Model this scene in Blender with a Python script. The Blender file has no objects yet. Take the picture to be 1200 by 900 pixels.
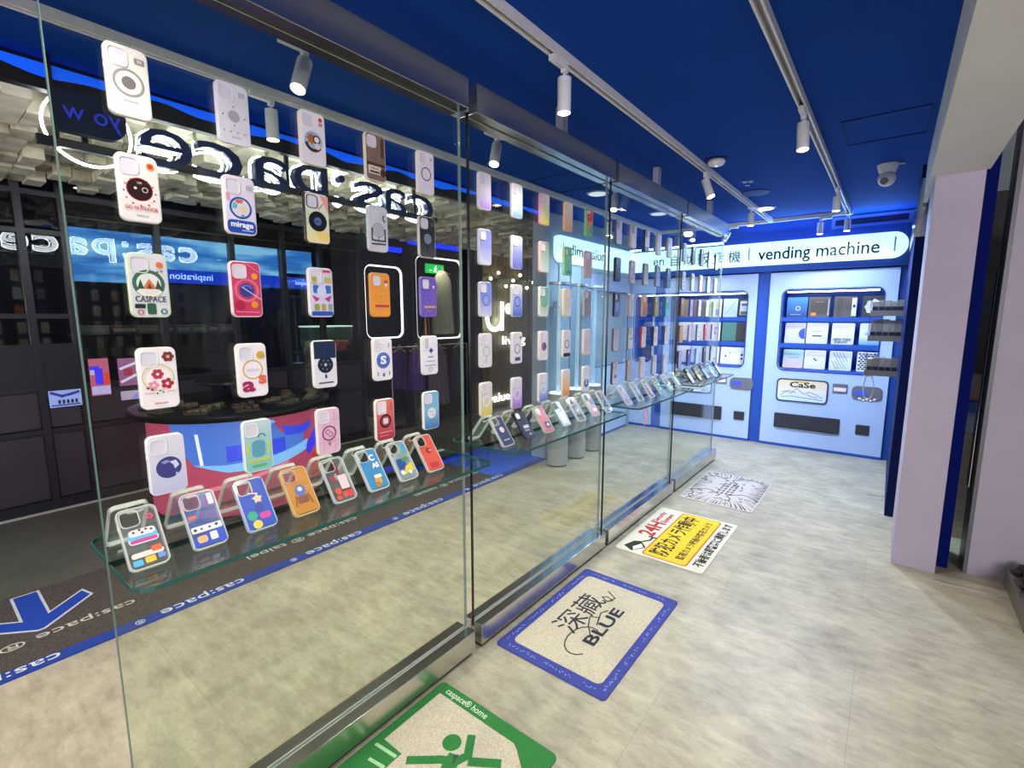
import bpy, bmesh, math, random
from mathutils import Matrix, Vector

# ------------------------------------------------------------------ camera, world, exposure
S = bpy.context.scene
C = S.collection
R = math.radians
PI = math.pi
random.seed(7)

cam_data = bpy.data.cameras.new('camera')
cam = bpy.data.objects.new('camera', cam_data)
C.objects.link(cam)
cam.location = (0, 0, 1.5)
cam.rotation_euler = (R(82.0), 0, R(38.0))
cam_data.sensor_width = 36.0
cam_data.lens = 566.0 / 1200.0 * 36.0
cam_data.clip_start = 0.02
S.camera = cam

S.view_settings.view_transform = 'Standard'
S.view_settings.look = 'None'
S.view_settings.gamma = 1.0
S.view_settings.use_curve_mapping = False
S.view_settings.exposure = 0.35
S.cycles.max_bounces = 10
S.cycles.diffuse_bounces = 4
S.cycles.glossy_bounces = 5
S.cycles.transmission_bounces = 6
S.cycles.transparent_max_bounces = 40
S.cycles.sample_clamp_indirect = 6.0
S.cycles.use_denoising = True
S.cycles.caustics_reflective = False
S.cycles.caustics_refractive = False

W = bpy.data.worlds.new('dim_mall')
S.world = W
W.use_nodes = True
W.node_tree.nodes['Background'].inputs[0].default_value = (0.75, 0.8, 1.0, 1)
W.node_tree.nodes['Background'].inputs[1].default_value = 0.10

WARM = (1.0, 0.925, 0.77)
COOL = (0.62, 0.79, 1.0)


def spot_light(loc, watt, size=95, blend=0.7, col=WARM, rot=(0, 0, 0), rad=0.03, parent=None):
    l = bpy.data.lights.new('spot_lamp', 'SPOT')
    l.energy = watt
    l.color = col
    l.spot_size = R(size)
    l.spot_blend = blend
    l.shadow_soft_size = rad
    o = bpy.data.objects.new('spot_lamp', l)
    C.objects.link(o)
    o.location = loc
    o.rotation_euler = rot
    if parent:
        o.parent = parent
    return o


# extra spots added for light along the tracks, no heads drawn
for (x, y, w) in ((-1.115, 0.2, 16), (-1.115, -0.9, 20), (-0.43, 1.1, 22), (-0.43, -0.3, 20)):
    spot_light((x, y, 2.3), w, 130)
for (x, y, w) in ((-1.81, 0.0, 19), (-2.34, 0.0, 20), (-1.81, -1.0, 19), (-2.34, 2.1, 24)):
    spot_light((x, y, 2.3), w, 130)


def area_light(loc, target, sx, sy, watt, col):
    l = bpy.data.lights.new('fill_light', 'AREA')
    l.shape = 'RECTANGLE'
    l.size, l.size_y = sx, sy
    l.energy = watt
    l.color = col
    o = bpy.data.objects.new('fill_light', l)
    C.objects.link(o)
    o.location = loc
    o.rotation_euler = (Vector(target) - Vector(loc)).to_track_quat('-Z', 'Y').to_euler()
    return o


# fill lights added behind the camera: for cases and pillar, and corridor bricks
area_light((2.25, -2.2, 1.7), (-0.4, 3.5, 1.4), 1.6, 1.7, 150, (0.98, 0.93, 1.0))
area_light((-4.0, -2.0, 1.7), (-4.1, 2.5, 2.5), 1.6, 1.0, 28, (0.95, 0.95, 1.0))
# spots added over the corridor, without fixtures
for y in (0.6, 3.0, 5.4):
    spot_light((-4.2, y, 2.35), 4, 120)

# added blue uplight above the lit sign, brightening the end of the ceiling
o = area_light((-0.75, 6.12, 2.345), (-0.75, 5.5, 2.95), 1.5, 0.04, 9, (0.22, 0.50, 1.0))

# ------------------------------------------------------------------ materials
MATS = {}


def srgb(h):
    if isinstance(h, str):
        h = h.lstrip('#')
        c = [int(h[i:i + 2], 16) / 255 for i in (0, 2, 4)]
    else:
        c = [v / 255 for v in h]
    return tuple(v / 12.92 if v <= 0.04045 else ((v + 0.055) / 1.055) ** 2.4 for v in c)


def pm(col, rough=0.5, metal=0.0, emit=0.0, noise=0.06, scale=40.0, spec=0.5, stretch=None, alpha=None, bump=0.0):
    """plain procedural material: colour with a little noise"""
    key = ('pm', col, rough, metal, emit, noise, scale, spec, stretch, alpha, bump)
    if key in MATS:
        return MATS[key]
    m = bpy.data.materials.new('mat_%03d' % len(MATS))
    m.use_nodes = True
    nt = m.node_tree
    b = nt.nodes['Principled BSDF']
    c = srgb(col)
    b.inputs['Roughness'].default_value = rough
    b.inputs['Metallic'].default_value = metal
    b.inputs['Specular IOR Level'].default_value = spec
    if noise or bump:
        tc = nt.nodes.new('ShaderNodeTexCoord')
        mp = nt.nodes.new('ShaderNodeMapping')
        if stretch:
            mp.inputs['Scale'].default_value = stretch
        nz = nt.nodes.new('ShaderNodeTexNoise')
        nz.inputs['Scale'].default_value = scale
        nz.inputs['Detail'].default_value = 4
        nt.links.new(tc.outputs['Object'], mp.inputs[0])
        nt.links.new(mp.outputs[0], nz.inputs['Vector'])
        rp = nt.nodes.new('ShaderNodeValToRGB')
        rp.color_ramp.elements[0].position = 0.3
        rp.color_ramp.elements[1].position = 0.7
        lo = tuple(max(0, v * (1 - noise)) for v in c)
        hi = tuple(min(1, v * (1 + noise)) for v in c)
        rp.color_ramp.elements[0].color = (*lo, 1)
        rp.color_ramp.elements[1].color = (*hi, 1)
        nt.links.new(nz.outputs['Fac'], rp.inputs[0])
        nt.links.new(rp.outputs[0], b.inputs['Base Color'])
        if bump:
            bp = nt.nodes.new('ShaderNodeBump')
            bp.inputs['Strength'].default_value = bump
            bp.inputs['Distance'].default_value = 0.01
            nt.links.new(nz.outputs['Fac'], bp.inputs['Height'])
            nt.links.new(bp.outputs[0], b.inputs['Normal'])
    else:
        b.inputs['Base Color'].default_value = (*c, 1)
    if emit:
        b.inputs['Emission Color'].default_value = (*c, 1)
        b.inputs['Emission Strength'].default_value = emit
    if alpha is not None:
        b.inputs['Alpha'].default_value = alpha
    MATS[key] = m
    return m


def grad(top, bot, rough=0.35, lo=0.0, hi=0.15, mid=None):
    """a printed vertical colour gradient on a phone case"""
    key = ('grad', top, bot, rough, lo, hi, mid)
    if key in MATS:
        return MATS[key]
    m = bpy.data.materials.new('gradient_%03d' % len(MATS))
    m.use_nodes = True
    nt = m.node_tree
    b = nt.nodes['Principled BSDF']
    b.inputs['Roughness'].default_value = rough
    tc = nt.nodes.new('ShaderNodeTexCoord')
    sp = nt.nodes.new('ShaderNodeSeparateXYZ')
    mr = nt.nodes.new('ShaderNodeMapRange')
    mr.inputs['From Min'].default_value = lo
    mr.inputs['From Max'].default_value = hi
    rp = nt.nodes.new('ShaderNodeValToRGB')
    rp.color_ramp.elements[0].color = (*srgb(bot), 1)
    rp.color_ramp.elements[1].color = (*srgb(top), 1)
    if mid:
        e = rp.color_ramp.elements.new(0.5)
        e.color = (*srgb(mid), 1)
    nt.links.new(tc.outputs['Object'], sp.inputs[0])
    nt.links.new(sp.outputs['Z'], mr.inputs['Value'])
    nt.links.new(mr.outputs[0], rp.inputs[0])
    nt.links.new(rp.outputs[0], b.inputs['Base Color'])
    MATS[key] = m
    return m


def glass(tint=(0.945, 0.975, 0.93), rough=0.0, ior=1.45, key='glass', extra=None):
    k = ('glass', key)
    if k in MATS:
        return MATS[k]
    m = bpy.data.materials.new(key)
    m.use_nodes = True
    nt = m.node_tree
    nt.nodes.clear()
    out = nt.nodes.new('ShaderNodeOutputMaterial')
    tr = nt.nodes.new('ShaderNodeBsdfTransparent')
    tr.inputs[0].default_value = (*tint, 1)
    gl = nt.nodes.new('ShaderNodeBsdfGlossy')
    gl.inputs['Roughness'].default_value = rough
    fr = nt.nodes.new('ShaderNodeFresnel')
    ge = nt.nodes.new('ShaderNodeNewGeometry')
    io = nt.nodes.new('ShaderNodeMix')
    io.data_type = 'FLOAT'
    io.inputs[2].default_value = ior
    io.inputs[3].default_value = 1.0 / ior
    nt.links.new(ge.outputs['Backfacing'], io.inputs[0])
    nt.links.new(io.outputs[0], fr.inputs['IOR'])
    mx = nt.nodes.new('ShaderNodeMixShader')
    nt.links.new(fr.outputs[0], mx.inputs[0])
    nt.links.new(tr.outputs[0], mx.inputs[1])
    nt.links.new(gl.outputs[0], mx.inputs[2])
    last = mx
    if extra:
        df = nt.nodes.new('ShaderNodeBsdfPrincipled')
        df.inputs['Base Color'].default_value = (*extra[0], 1)
        df.inputs['Roughness'].default_value = 0.25
        m2 = nt.nodes.new('ShaderNodeMixShader')
        m2.inputs[0].default_value = extra[1]
        nt.links.new(mx.outputs[0], m2.inputs[1])
        nt.links.new(df.outputs[0], m2.inputs[2])
        last = m2
    nt.links.new(last.outputs[0], out.inputs[0])
    MATS[k] = m
    return m


def clear_plastic(col, opacity, key):
    return glass((0.97, 0.98, 0.98), 0.03, 1.4, key, (srgb(col), opacity))


def floor_mat(name, base, light, dark, rough, seams=True, sx=0.61, sy=1.22):
    m = bpy.data.materials.new(name)
    m.use_nodes = True
    nt = m.node_tree
    b = nt.nodes['Principled BSDF']
    tc = nt.nodes.new('ShaderNodeTexCoord')
    mp = nt.nodes.new('ShaderNodeMapping')
    mp.inputs['Scale'].default_value = (2.6, 6.6, 1)
    n1 = nt.nodes.new('ShaderNodeTexNoise')
    n1.inputs['Scale'].default_value = 2.6
    n1.inputs['Detail'].default_value = 9
    n1.inputs['Roughness'].default_value = 0.74
    n2 = nt.nodes.new('ShaderNodeTexNoise')
    n2.inputs['Scale'].default_value = 3.4
    n2.inputs['Detail'].default_value = 8
    n2.inputs['Roughness'].default_value = 0.7
    nt.links.new(tc.outputs['Object'], mp.inputs[0])
    nt.links.new(mp.outputs[0], n1.inputs['Vector'])
    nt.links.new(tc.outputs['Object'], n2.inputs['Vector'])
    add = nt.nodes.new('ShaderNodeMix')
    add.data_type = 'FLOAT'
    add.inputs[0].default_value = 0.45
    nt.links.new(n1.outputs['Fac'], add.inputs[2])
    nt.links.new(n2.outputs['Fac'], add.inputs[3])
    rp = nt.nodes.new('ShaderNodeValToRGB')
    rp.color_ramp.elements[0].position = 0.34
    rp.color_ramp.elements[0].color = (*srgb(dark), 1)
    rp.color_ramp.elements[1].position = 0.66
    rp.color_ramp.elements[1].color = (*srgb(light), 1)
    e = rp.color_ramp.elements.new(0.5)
    e.color = (*srgb(base), 1)
    nt.links.new(add.outputs[0], rp.inputs[0])
    colour = rp.outputs[0]
    if seams:
        br = nt.nodes.new('ShaderNodeTexBrick')
        br.offset = 0.5
        br.inputs['Color1'].default_value = (1, 1, 1, 1)
        br.inputs['Color2'].default_value = (0.93, 0.93, 0.93, 1)
        br.inputs['Mortar'].default_value = (0.72, 0.72, 0.72, 1)
        br.inputs['Scale'].default_value = 1.0
        br.inputs['Mortar Size'].default_value = 0.0015
        br.inputs['Brick Width'].default_value = sy
        br.inputs['Row Height'].default_value = sx
        nt.links.new(tc.outputs['Object'], br.inputs['Vector'])
        mx = nt.nodes.new('ShaderNodeMix')
        mx.data_type = 'RGBA'
        mx.blend_type = 'MULTIPLY'
        mx.inputs[0].default_value = 0.8
        nt.links.new(rp.outputs[0], mx.inputs[6])
        nt.links.new(br.outputs['Color'], mx.inputs[7])
        colour = mx.outputs[2]
    nt.links.new(colour, b.inputs['Base Color'])
    b.inputs['Roughness'].default_value = rough
    b.inputs['Specular IOR Level'].default_value = 0.35
    return m


STEEL = pm('#cfd0d2', 0.2, 1.0, noise=0.05, scale=30, stretch=(20, 0.6, 20))
STEEL_B = pm('#d8d8d6', 0.13, 1.0, noise=0.03, scale=30, stretch=(20, 0.6, 20))
BRUSHED = pm('#cfcdc8', 0.27, 1.0, noise=0.06, scale=30, stretch=(20, 0.6, 20))
CHROME = pm('#d8dadd', 0.08, 1.0, noise=0)
WHITE = pm('#e9e9ea', 0.4)
WHITE_TRACK = pm('#dfdfe0', 0.45)
BLACK = pm('#0c0d10', 0.4)
DARK = pm('#1a1c22', 0.35)
NAVY = pm('#0a1c5c', 0.7, spec=0.2)
BLUE_WALL = pm('#1a4fae', 0.55, noise=0.03, scale=4)
BLUE_CEIL = pm('#0e419b', 0.85, noise=0.04, scale=3, spec=0.12)
GLASS = glass()
GLASS_EDGE_D = pm('#0e1a1c', 0.25)
GLASS_EDGE_L = pm('#8fa8a0', 0.25)
SHELF_EDGE = pm('#24544e', 0.2)
SHELF_GLASS = glass((0.90, 0.965, 0.945), 0.0, 1.5, 'shelf_glass')

# ------------------------------------------------------------------ mesh helpers


def obj(name, bm, m, parent=None, smooth=False, loc=None):
    me = bpy.data.meshes.new(name)
    bm.normal_update()
    bm.to_mesh(me)
    bm.free()
    if m:
        for q in (m if isinstance(m, (list, tuple)) else [m]):
            me.materials.append(q)
    if smooth:
        for p in me.polygons:
            p.use_smooth = True
        try:
            me.set_sharp_from_angle(angle=R(40))
        except Exception:
            pass
    o = bpy.data.objects.new(name, me)
    C.objects.link(o)
    if parent:
        o.parent = parent
    if loc:
        o.location = loc
    return o


def thing(name, label, cat, loc=(0, 0, 0), rot=(0, 0, 0), group=None):
    o = bpy.data.objects.new(name, None)
    C.objects.link(o)
    o.location = loc
    o.rotation_euler = rot
    o.empty_display_size = 0.05
    o['label'] = label
    o['category'] = cat
    if group:
        o['group'] = group
    return o


def tag(o, label, cat, group=None, kind=None):
    o['label'] = label
    o['category'] = cat
    if group:
        o['group'] = group
    if kind:
        o['kind'] = kind
    return o


def struct(name, bm, m):
    o = obj(name, bm, m)
    o['kind'] = 'structure'
    return o


def B():
    return bmesh.new()


def box(bm, x0, x1, y0, y1, z0, z1, bev=0.0, mat=0):
    r = bmesh.ops.create_cube(bm, size=1.0)
    vs = r['verts']
    for v in vs:
        v.co = Vector((x0 + (v.co.x + 0.5) * (x1 - x0), y0 + (v.co.y + 0.5) * (y1 - y0), z0 + (v.co.z + 0.5) * (z1 - z0)))
    fs = set(f for v in vs for f in v.link_faces)
    for f in fs:
        f.material_index = mat
    if bev:
        es = list(set(e for v in vs for e in v.link_edges))
        bmesh.ops.bevel(bm, geom=es, offset=bev, segments=2, affect='EDGES', profile=0.5)
    return bm


def rrect(w, h, r, n=6, cx=0.0, cz=0.0):
    pts = []
    r = min(r, w / 2 - 1e-5, h / 2 - 1e-5)
    for (sx, sz, a0) in ((1, 1, 0), (-1, 1, 90), (-1, -1, 180), (1, -1, 270)):
        for i in range(n + 1):
            a = R(a0 + 90 * i / n)
            pts.append((cx + sx * (w / 2 - r) + r * math.cos(a), cz + sz * (h / 2 - r) + r * math.sin(a)))
    return pts


def rings(bm, loops, cap0=True, cap1=True, mat=0):
    """loft between loops of 3-D points; every loop has the same length"""
    vs = [[bm.verts.new(p) for p in lp] for lp in loops]
    n = len(vs[0])
    for a, b in zip(vs[:-1], vs[1:]):
        for i in range(n):
            f = bm.faces.new((a[i], a[(i + 1) % n], b[(i + 1) % n], b[i]))
            f.material_index = mat
    if cap0:
        f = bm.faces.new(list(reversed(vs[0])))
        f.material_index = mat
    if cap1:
        f = bm.faces.new(vs[-1])
        f.material_index = mat
    return vs


def slab(bm, w, h, r, y0, y1, bev=0.0, cx=0.0, cz=0.0, n=6, mat=0):
    """rounded upright plate, front face at y1 (towards -y), bevelled on the front and back rims"""
    def lp(inset, y):
        return [(x, y, z) for x, z in rrect(w - 2 * inset, h - 2 * inset, max(0.0006, r - inset), n, cx, cz)]
    if bev:
        rings(bm, [lp(bev, y0), lp(0, y0 - bev), lp(0, y1 + bev), lp(bev * 0.3, y1 + bev * 0.3), lp(bev, y1)], mat=mat)
    else:
        rings(bm, [lp(0, y0), lp(0, y1)], mat=mat)
    return bm


def frame(bm, w, h, r, w2, h2, r2, y0, y1, cx=0, cz=0, cx2=None, cz2=None, n=6, mat=0):
    """flat ring plate between two rounded rectangles"""
    cx2 = cx if cx2 is None else cx2
    cz2 = cz if cz2 is None else cz2
    o = rrect(w, h, r, n, cx, cz)
    i = rrect(w2, h2, r2, n, cx2, cz2)
    L = [[(x, y0, z) for x, z in o], [(x, y1, z) for x, z in o], [(x, y1, z) for x, z in i], [(x, y0, z) for x, z in i]]
    vs = [[bm.verts.new(p) for p in lp] for lp in L]
    k = len(o)
    for a in range(4):
        A, Bq = vs[a], vs[(a + 1) % 4]
        for j in range(k):
            f = bm.faces.new((A[j], A[(j + 1) % k], Bq[(j + 1) % k], Bq[j]))
            f.material_index = mat
    return bm


def disc(bm, cx, cz, r, y0, y1, n=24, r2=None):
    r2 = r if r2 is None else r2
    rings(bm, [[(cx + r * math.cos(2 * PI * i / n), y0, cz + r * math.sin(2 * PI * i / n)) for i in range(n)],
               [(cx + r2 * math.cos(2 * PI * i / n), y1, cz + r2 * math.sin(2 * PI * i / n)) for i in range(n)]])
    return bm


def annulus(bm, cx, cz, r0, r1, y0, y1, n=28, a0=0, a1=360):
    full = abs(a1 - a0) >= 360
    k = n if full else n + 1
    A = [R(a0 + (a1 - a0) * i / n) for i in range(k)]
    L = [[bm.verts.new((cx + r * math.cos(a), y, cz + r * math.sin(a))) for a in A]
         for (r, y) in ((r1, y0), (r1, y1), (r0, y1), (r0, y0))]
    for q in range(4):
        P, Q = L[q], L[(q + 1) % 4]
        for i in range(k if full else k - 1):
            bm.faces.new((P[i], P[(i + 1) % k], Q[(i + 1) % k], Q[i]))
    if not full:
        for i in (0, -1):
            bm.faces.new([L[q][i] for q in range(4)])
    return bm


def poly(bm, pts, y0, y1):
    """extruded flat outline (x,z)"""
    rings(bm, [[(x, y0, z) for x, z in pts], [(x, y1, z) for x, z in pts]])
    return bm


def star(cx, cz, r, k=5, inner=0.45, rot=90):
    return [(cx + (r if i % 2 == 0 else r * inner) * math.cos(R(rot) + PI * i / k),
             cz + (r if i % 2 == 0 else r * inner) * math.sin(R(rot) + PI * i / k)) for i in range(2 * k)]


def stroke(bm, pts, w, y0, y1):
    """poly-line stroke of width w in the x,z plane"""
    k = 0
    for (a, b) in zip(pts[:-1], pts[1:]):
        dx, dz = b[0] - a[0], b[1] - a[1]
        L = math.hypot(dx, dz) or 1e-6
        nx, nz = -dz / L * w / 2, dx / L * w / 2
        ex, ez = dx / L * w * 0.3, dz / L * w * 0.3
        poly(bm, [(a[0] + nx - ex, a[1] + nz - ez), (a[0] - nx - ex, a[1] - nz - ez), (b[0] - nx + ex, b[1] - nz + ez), (b[0] + nx + ex, b[1] + nz + ez)], y0, y1 - 0.00003 * k)
        k += 1
    return bm


def cyl(bm, p, q, r, n=16, r2=None):
    p, q = Vector(p), Vector(q)
    d = q - p
    up = Vector((0, 0, 1)) if abs(d.normalized().z) < 0.95 else Vector((1, 0, 0))
    u = d.cross(up).normalized()
    v = d.cross(u).normalized()
    r2 = r if r2 is None else r2
    lo = [tuple(p + (u * math.cos(2 * PI * i / n) + v * math.sin(2 * PI * i / n)) * r) for i in range(n)]
    hi = [tuple(q + (u * math.cos(2 * PI * i / n) + v * math.sin(2 * PI * i / n)) * r2) for i in range(n)]
    rings(bm, [lo, hi])
    return bm


def lathe(bm, prof, cx=0, cy=0, n=32):
    loops = [[(cx + r * math.cos(2 * PI * i / n), cy + r * math.sin(2 * PI * i / n), z) for i in range(n)] for r, z in prof]
    rings(bm, loops)
    return bm


_tc = {}


def text_bm(body, size, depth=0.001, M=None, align='CENTER', offset=0.0, width=None):
    """lettering as a mesh, in its own x,y plane"""
    key = (body, size, depth, align, offset)
    if key not in _tc:
        c = bpy.data.curves.new('lettering', 'FONT')
        c.body = body
        c.size = size
        c.extrude = depth / 2
        c.offset = offset
        c.align_x = align
        c.align_y = 'CENTER'
        c.resolution_u = 3
        o = bpy.data.objects.new('lettering', c)
        _tc[key] = bpy.data.meshes.new_from_object(o)
        bpy.data.objects.remove(o)
    bm = B()
    bm.from_mesh(_tc[key])
    for f in bm.faces:
        f.material_index = 0
    if width:
        xs = [v.co.x for v in bm.verts]
        k = width / max(1e-6, max(xs) - min(xs))
        for v in bm.verts:
            v.co.x *= k
    if M is not None:
        bmesh.ops.transform(bm, matrix=M, verts=bm.verts)
        if M.determinant() < 0:
            bmesh.ops.reverse_faces(bm, faces=bm.faces)
    return bm


def merge(dst, src):
    me = bpy.data.meshes.new('tmp')
    src.to_mesh(me)
    src.free()
    dst.from_mesh(me)
    bpy.data.meshes.remove(me)
    return dst


def tube_text_bm(body, size, rad, M, width=None, offset=0.0):
    """neon tube following the outline of a letter"""
    c = bpy.data.curves.new('neon_outline', 'FONT')
    c.body = body
    c.size = size
    c.fill_mode = 'NONE'
    c.bevel_depth = rad
    c.bevel_resolution = 1
    c.offset = offset
    c.align_x = 'CENTER'
    c.align_y = 'CENTER'
    c.resolution_u = 4
    o = bpy.data.objects.new('neon_outline', c)
    me = bpy.data.meshes.new_from_object(o)
    bpy.data.objects.remove(o)
    bm = B()
    bm.from_mesh(me)
    for f in bm.faces:
        f.material_index = 0
    if width:
        xs = [v.co.x for v in bm.verts]
        k = width / max(1e-6, max(xs) - min(xs))
        for v in bm.verts:
            v.co.x *= k
    bmesh.ops.transform(bm, matrix=M, verts=bm.verts)
    return bm


def front(x, y, z, mirror=False):
    """text plane -> upright, facing -y, centred on x,y,z"""
    M = Matrix.Translation((x, y, z)) @ Matrix.Rotation(R(90), 4, 'X')
    if mirror:
        M = M @ Matrix.Scale(-1, 4, (1, 0, 0))
    return M


def flat(x, y, z, rz):
    return Matrix.Translation((x, y, z)) @ Matrix.Rotation(R(rz), 4, 'Z')


def copy_tree(o, parent=None):
    c = o.copy()
    C.objects.link(c)
    if parent:
        c.parent = parent
    for ch in list(o.children):
        copy_tree(ch, c)
    return c


# ------------------------------------------------------------------ the setting
CEIL = 2.53
FLOOR = floor_mat('vinyl_stone_floor', '#aca491', '#c9c1aa', '#8a8271', 0.42)
CORR = floor_mat('corridor_floor', '#5c5d55', '#66685e', '#50514b', 0.35, False)

bm = B(); box(bm, -2.80, 3.2, -2.6, 7.2, -0.1, 0)
struct('floor', bm, FLOOR)
bm = B(); box(bm, -9.0, -2.80, -2.6, 9.5, -0.1, 0)
struct('floor_corridor', bm, CORR)
bm = B(); box(bm, -2.80, 0.118, -2.6, 7.2, CEIL, CEIL + 0.1)
struct('ceiling', bm, BLUE_CEIL)

# shallow hatch joints in the blue ceiling
for i, (x0, x1, y0, y1) in enumerate(((-0.31, 0.066, 3.26, 3.72), (-2.3, -1.9, 3.15, 3.6))):
    bm = B()
    t = 0.006
    frame(bm, x1 - x0, y1 - y0, 0.002, x1 - x0 - 2 * t, y1 - y0 - 2 * t, 0.002, 0, 0.004, n=1)
    bmesh.ops.transform(bm, matrix=Matrix.Translation(((x0 + x1) / 2, (y0 + y1) / 2, CEIL - 0.004)) @ Matrix.Rotation(R(90), 4, 'X'), verts=bm.verts)
    struct('trim_%d' % (i + 1), bm, NAVY)

# concrete-grey beam over the right side and its pillar
PLASTER = pm('#d6d6d2', 0.7, noise=0.05, scale=3, bump=0.05)
bm = B(); box(bm, 0.118, 0.335, -2.6, 3.62, 2.26, CEIL + 0.1); box(bm, 0.095, 0.118, -2.6, 4.4, 2.26, CEIL + 0.02)
struct('ceiling_beam', bm, PLASTER)
bm = B(); box(bm, 0.118, 0.322, 3.62, 4.12, 0.0, CEIL + 0.1, 0.003)
struct('wall_pillar', bm, pm('#aea3b6', 0.65, noise=0.04, scale=3))
# navy wall right of the machines
bm = B(); box(bm, 0.075, 0.20, 4.5, 6.32, 0.0, CEIL)
struct('wall_right_navy', bm, NAVY)
bm = B(); box(bm, 0.066, 0.075, 4.5, 6.2, 2.05, 2.44); box(bm, 0.066, 0.20, 4.49, 4.5, 2.05, 2.44)
struct('trim_3', bm, CHROME)
# vending wall
bm = B(); box(bm, -2.80, 0.20, 6.70, 6.85, 0.0, CEIL)
box(bm, -2.80, 0.20, 6.22, 6.70, 2.0, CEIL)
for (xa_, xb_) in ((-1.263, -1.137), (-2.488, -2.357), (0.024, 0.075)):
    box(bm, xa_, xb_, 6.28, 6.70, 0.0, 2.0)
struct('wall_back', bm, BLUE_WALL)
# left wall with the lit band
PANEL = pm('#9fb1c4', 0.5, noise=0.04, scale=2, stretch=(0.3, 8, 0.3))
bm = B(); box(bm, -2.95, -2.80, 4.12, 6.85, 0.0, CEIL)
for k in range(4):
    box(bm, -2.80, -2.785, 4.13 + k * 0.24, 4.13 + k * 0.24 + 0.2, 0.0, CEIL - 0.25)
struct('wall_left', bm, PANEL)
# air slot strip at the ceiling end
bm = B(); frame(bm, 0.66, 0.115, 0.004, 0.60, 0.06, 0.003, 0.0, -0.012, -0.26, 2.462, n=2)
bmesh.ops.transform(bm, matrix=Matrix.Translation((0, 6.22, 0)), verts=bm.verts)
slot_o = obj('air_vent', bm, pm('#5f82dc', 0.5)); tag(slot_o, 'long blue framed air slot on the wall above the lit sign', 'vent')
bm = B(); box(bm, -0.558, 0.038, 6.212, 6.219, 2.434, 2.490)
for k in range(3):
    box(bm, -0.558, 0.038, 6.209, 6.214, 2.446 + 0.014 * k, 2.449 + 0.014 * k)
obj('slot_louvre', bm, pm('#0c1c50', 0.6), slot_o)
# right-hand wall, door strip
bm = B(); box(bm, 0.33, 0.385, 3.75, 3.9, 0.0, CEIL)
struct('trim_4', bm, pm('#04125a', 0.85, spec=0.1))
WALLR = pm('#a79fae', 0.6, noise=0.05, scale=2)
bm = B(); box(bm, 0.47, 3.2, 3.74, 3.95, 0.0, CEIL + 0.1); 
struct('wall_right', bm, WALLR)
bm = B(); box(bm, 0.452, 0.470, 3.742, 3.95, 0.0, CEIL)
struct('trim_5', bm, pm('#5f6066', 0.4))
bm = B(); box(bm, 0.336, 3.2, -2.6, 3.74, 2.62, 2.7)
struct('ceiling_right', bm, pm('#20222c', 0.7))
bm = B(); box(bm, 0.18, 0.72, 3.52, 3.535, 0.0, 0.004)
o = struct('trim_6', bm, pm('#c8c6c0', 0.3, 0.6))
o.rotation_euler = (0, 0, 0)
# room behind the camera
bm = B(); box(bm, -9, 3.2, -2.75, -2.6, 0, 3.4)
struct('wall_front', bm, pm('#3d4252', 0.7))
bm = B(); box(bm, 3.2, 3.35, -2.75, 3.95, 0, 2.7)
struct('wall_east', bm, pm('#6e6a70', 0.7))

# glass door leaf with chrome edge between the navy strip and the right wall
d = thing('glass_door', 'narrow glass door leaf with chrome edge right of the grey pillar', 'door', (0.42, 3.86, 0))
bm = B(); box(bm, -0.034, 0.03, -0.006, 0.006, 0.0, 2.4)
obj('pane', bm, GLASS, d)
bm = B(); box(bm, -0.035, -0.026, -0.015, 0.015, 0.0, 2.5)
obj('frame', bm, CHROME, d)
bm = B(); cyl(bm, (0.02, -0.03, 0.5), (0.02, -0.03, 1.75), 0.008)
cyl(bm, (0.02, -0.03, 0.6), (0.02, 0.0, 0.6), 0.005); cyl(bm, (0.02, -0.03, 1.65), (0.02, 0, 1.65), 0.005)
obj('handle', bm, CHROME, d)
# what shows through that gap
bm = B(); box(bm, 0.30, 1.2, 6.2, 6.3, 0.0, 2.6)
struct('wall_neighbour', bm, pm('#6f6660', 0.7, noise=0.15, scale=6))
bm = B(); box(bm, 0.385, 1.0, 5.3, 5.7, 0.0, 0.5, 0.01); box(bm, 0.385, 1.0, 5.28, 5.72, 0.5, 0.54)
cb = obj('storage_cabinet', bm, pm('#6b5b4a', 0.5)); tag(cb, 'brown cabinet glimpsed through the narrow glass door gap', 'cabinet')
bm = B(); box(bm, 0.42, 0.9, 5.35, 5.6, 0.54, 0.82, 0.02)
q = obj('storage_box', bm, pm('#3c78b4', 0.5)); tag(q, 'blue box on the cabinet seen through the glass door gap', 'box')
bm = B(); box(bm, 0.42, 0.88, 5.35, 5.6, 0.82, 1.02, 0.02)
q = obj('storage_box', bm, pm('#b49a7c', 0.6)); tag(q, 'tan cardboard box on top of the blue box beyond the glass door', 'box')

# dark planter at the right edge
d = thing('floor_planter', 'dark planter with dried black filling against the right grey wall', 'planter', (0.9, 3.45, 0))
bm = B(); box(bm, -0.28, 0.28, -0.28, 0.27, 0, 0.10, 0.004)
obj('tray', bm, pm('#77746f', 0.3, 0.4), d)
bm = B()
for i in range(120):
    x, y = random.uniform(-0.25, 0.25), random.uniform(-0.25, 0.24)
    r = random.uniform(0.02, 0.045)
    M = Matrix.Translation((x, y, 0.10 + r * 0.4 + 0.03 * random.random())) @ Matrix.Rotation(random.random() * 6, 4, 'Z') @ Matrix.Diagonal((r, r * 0.7, r * 0.6, 1))
    bmesh.ops.create_icosphere(bm, subdivisions=1, radius=1, matrix=M)
obj('filling', bm, pm('#15131a', 0.5), d)['kind'] = 'stuff'

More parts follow.
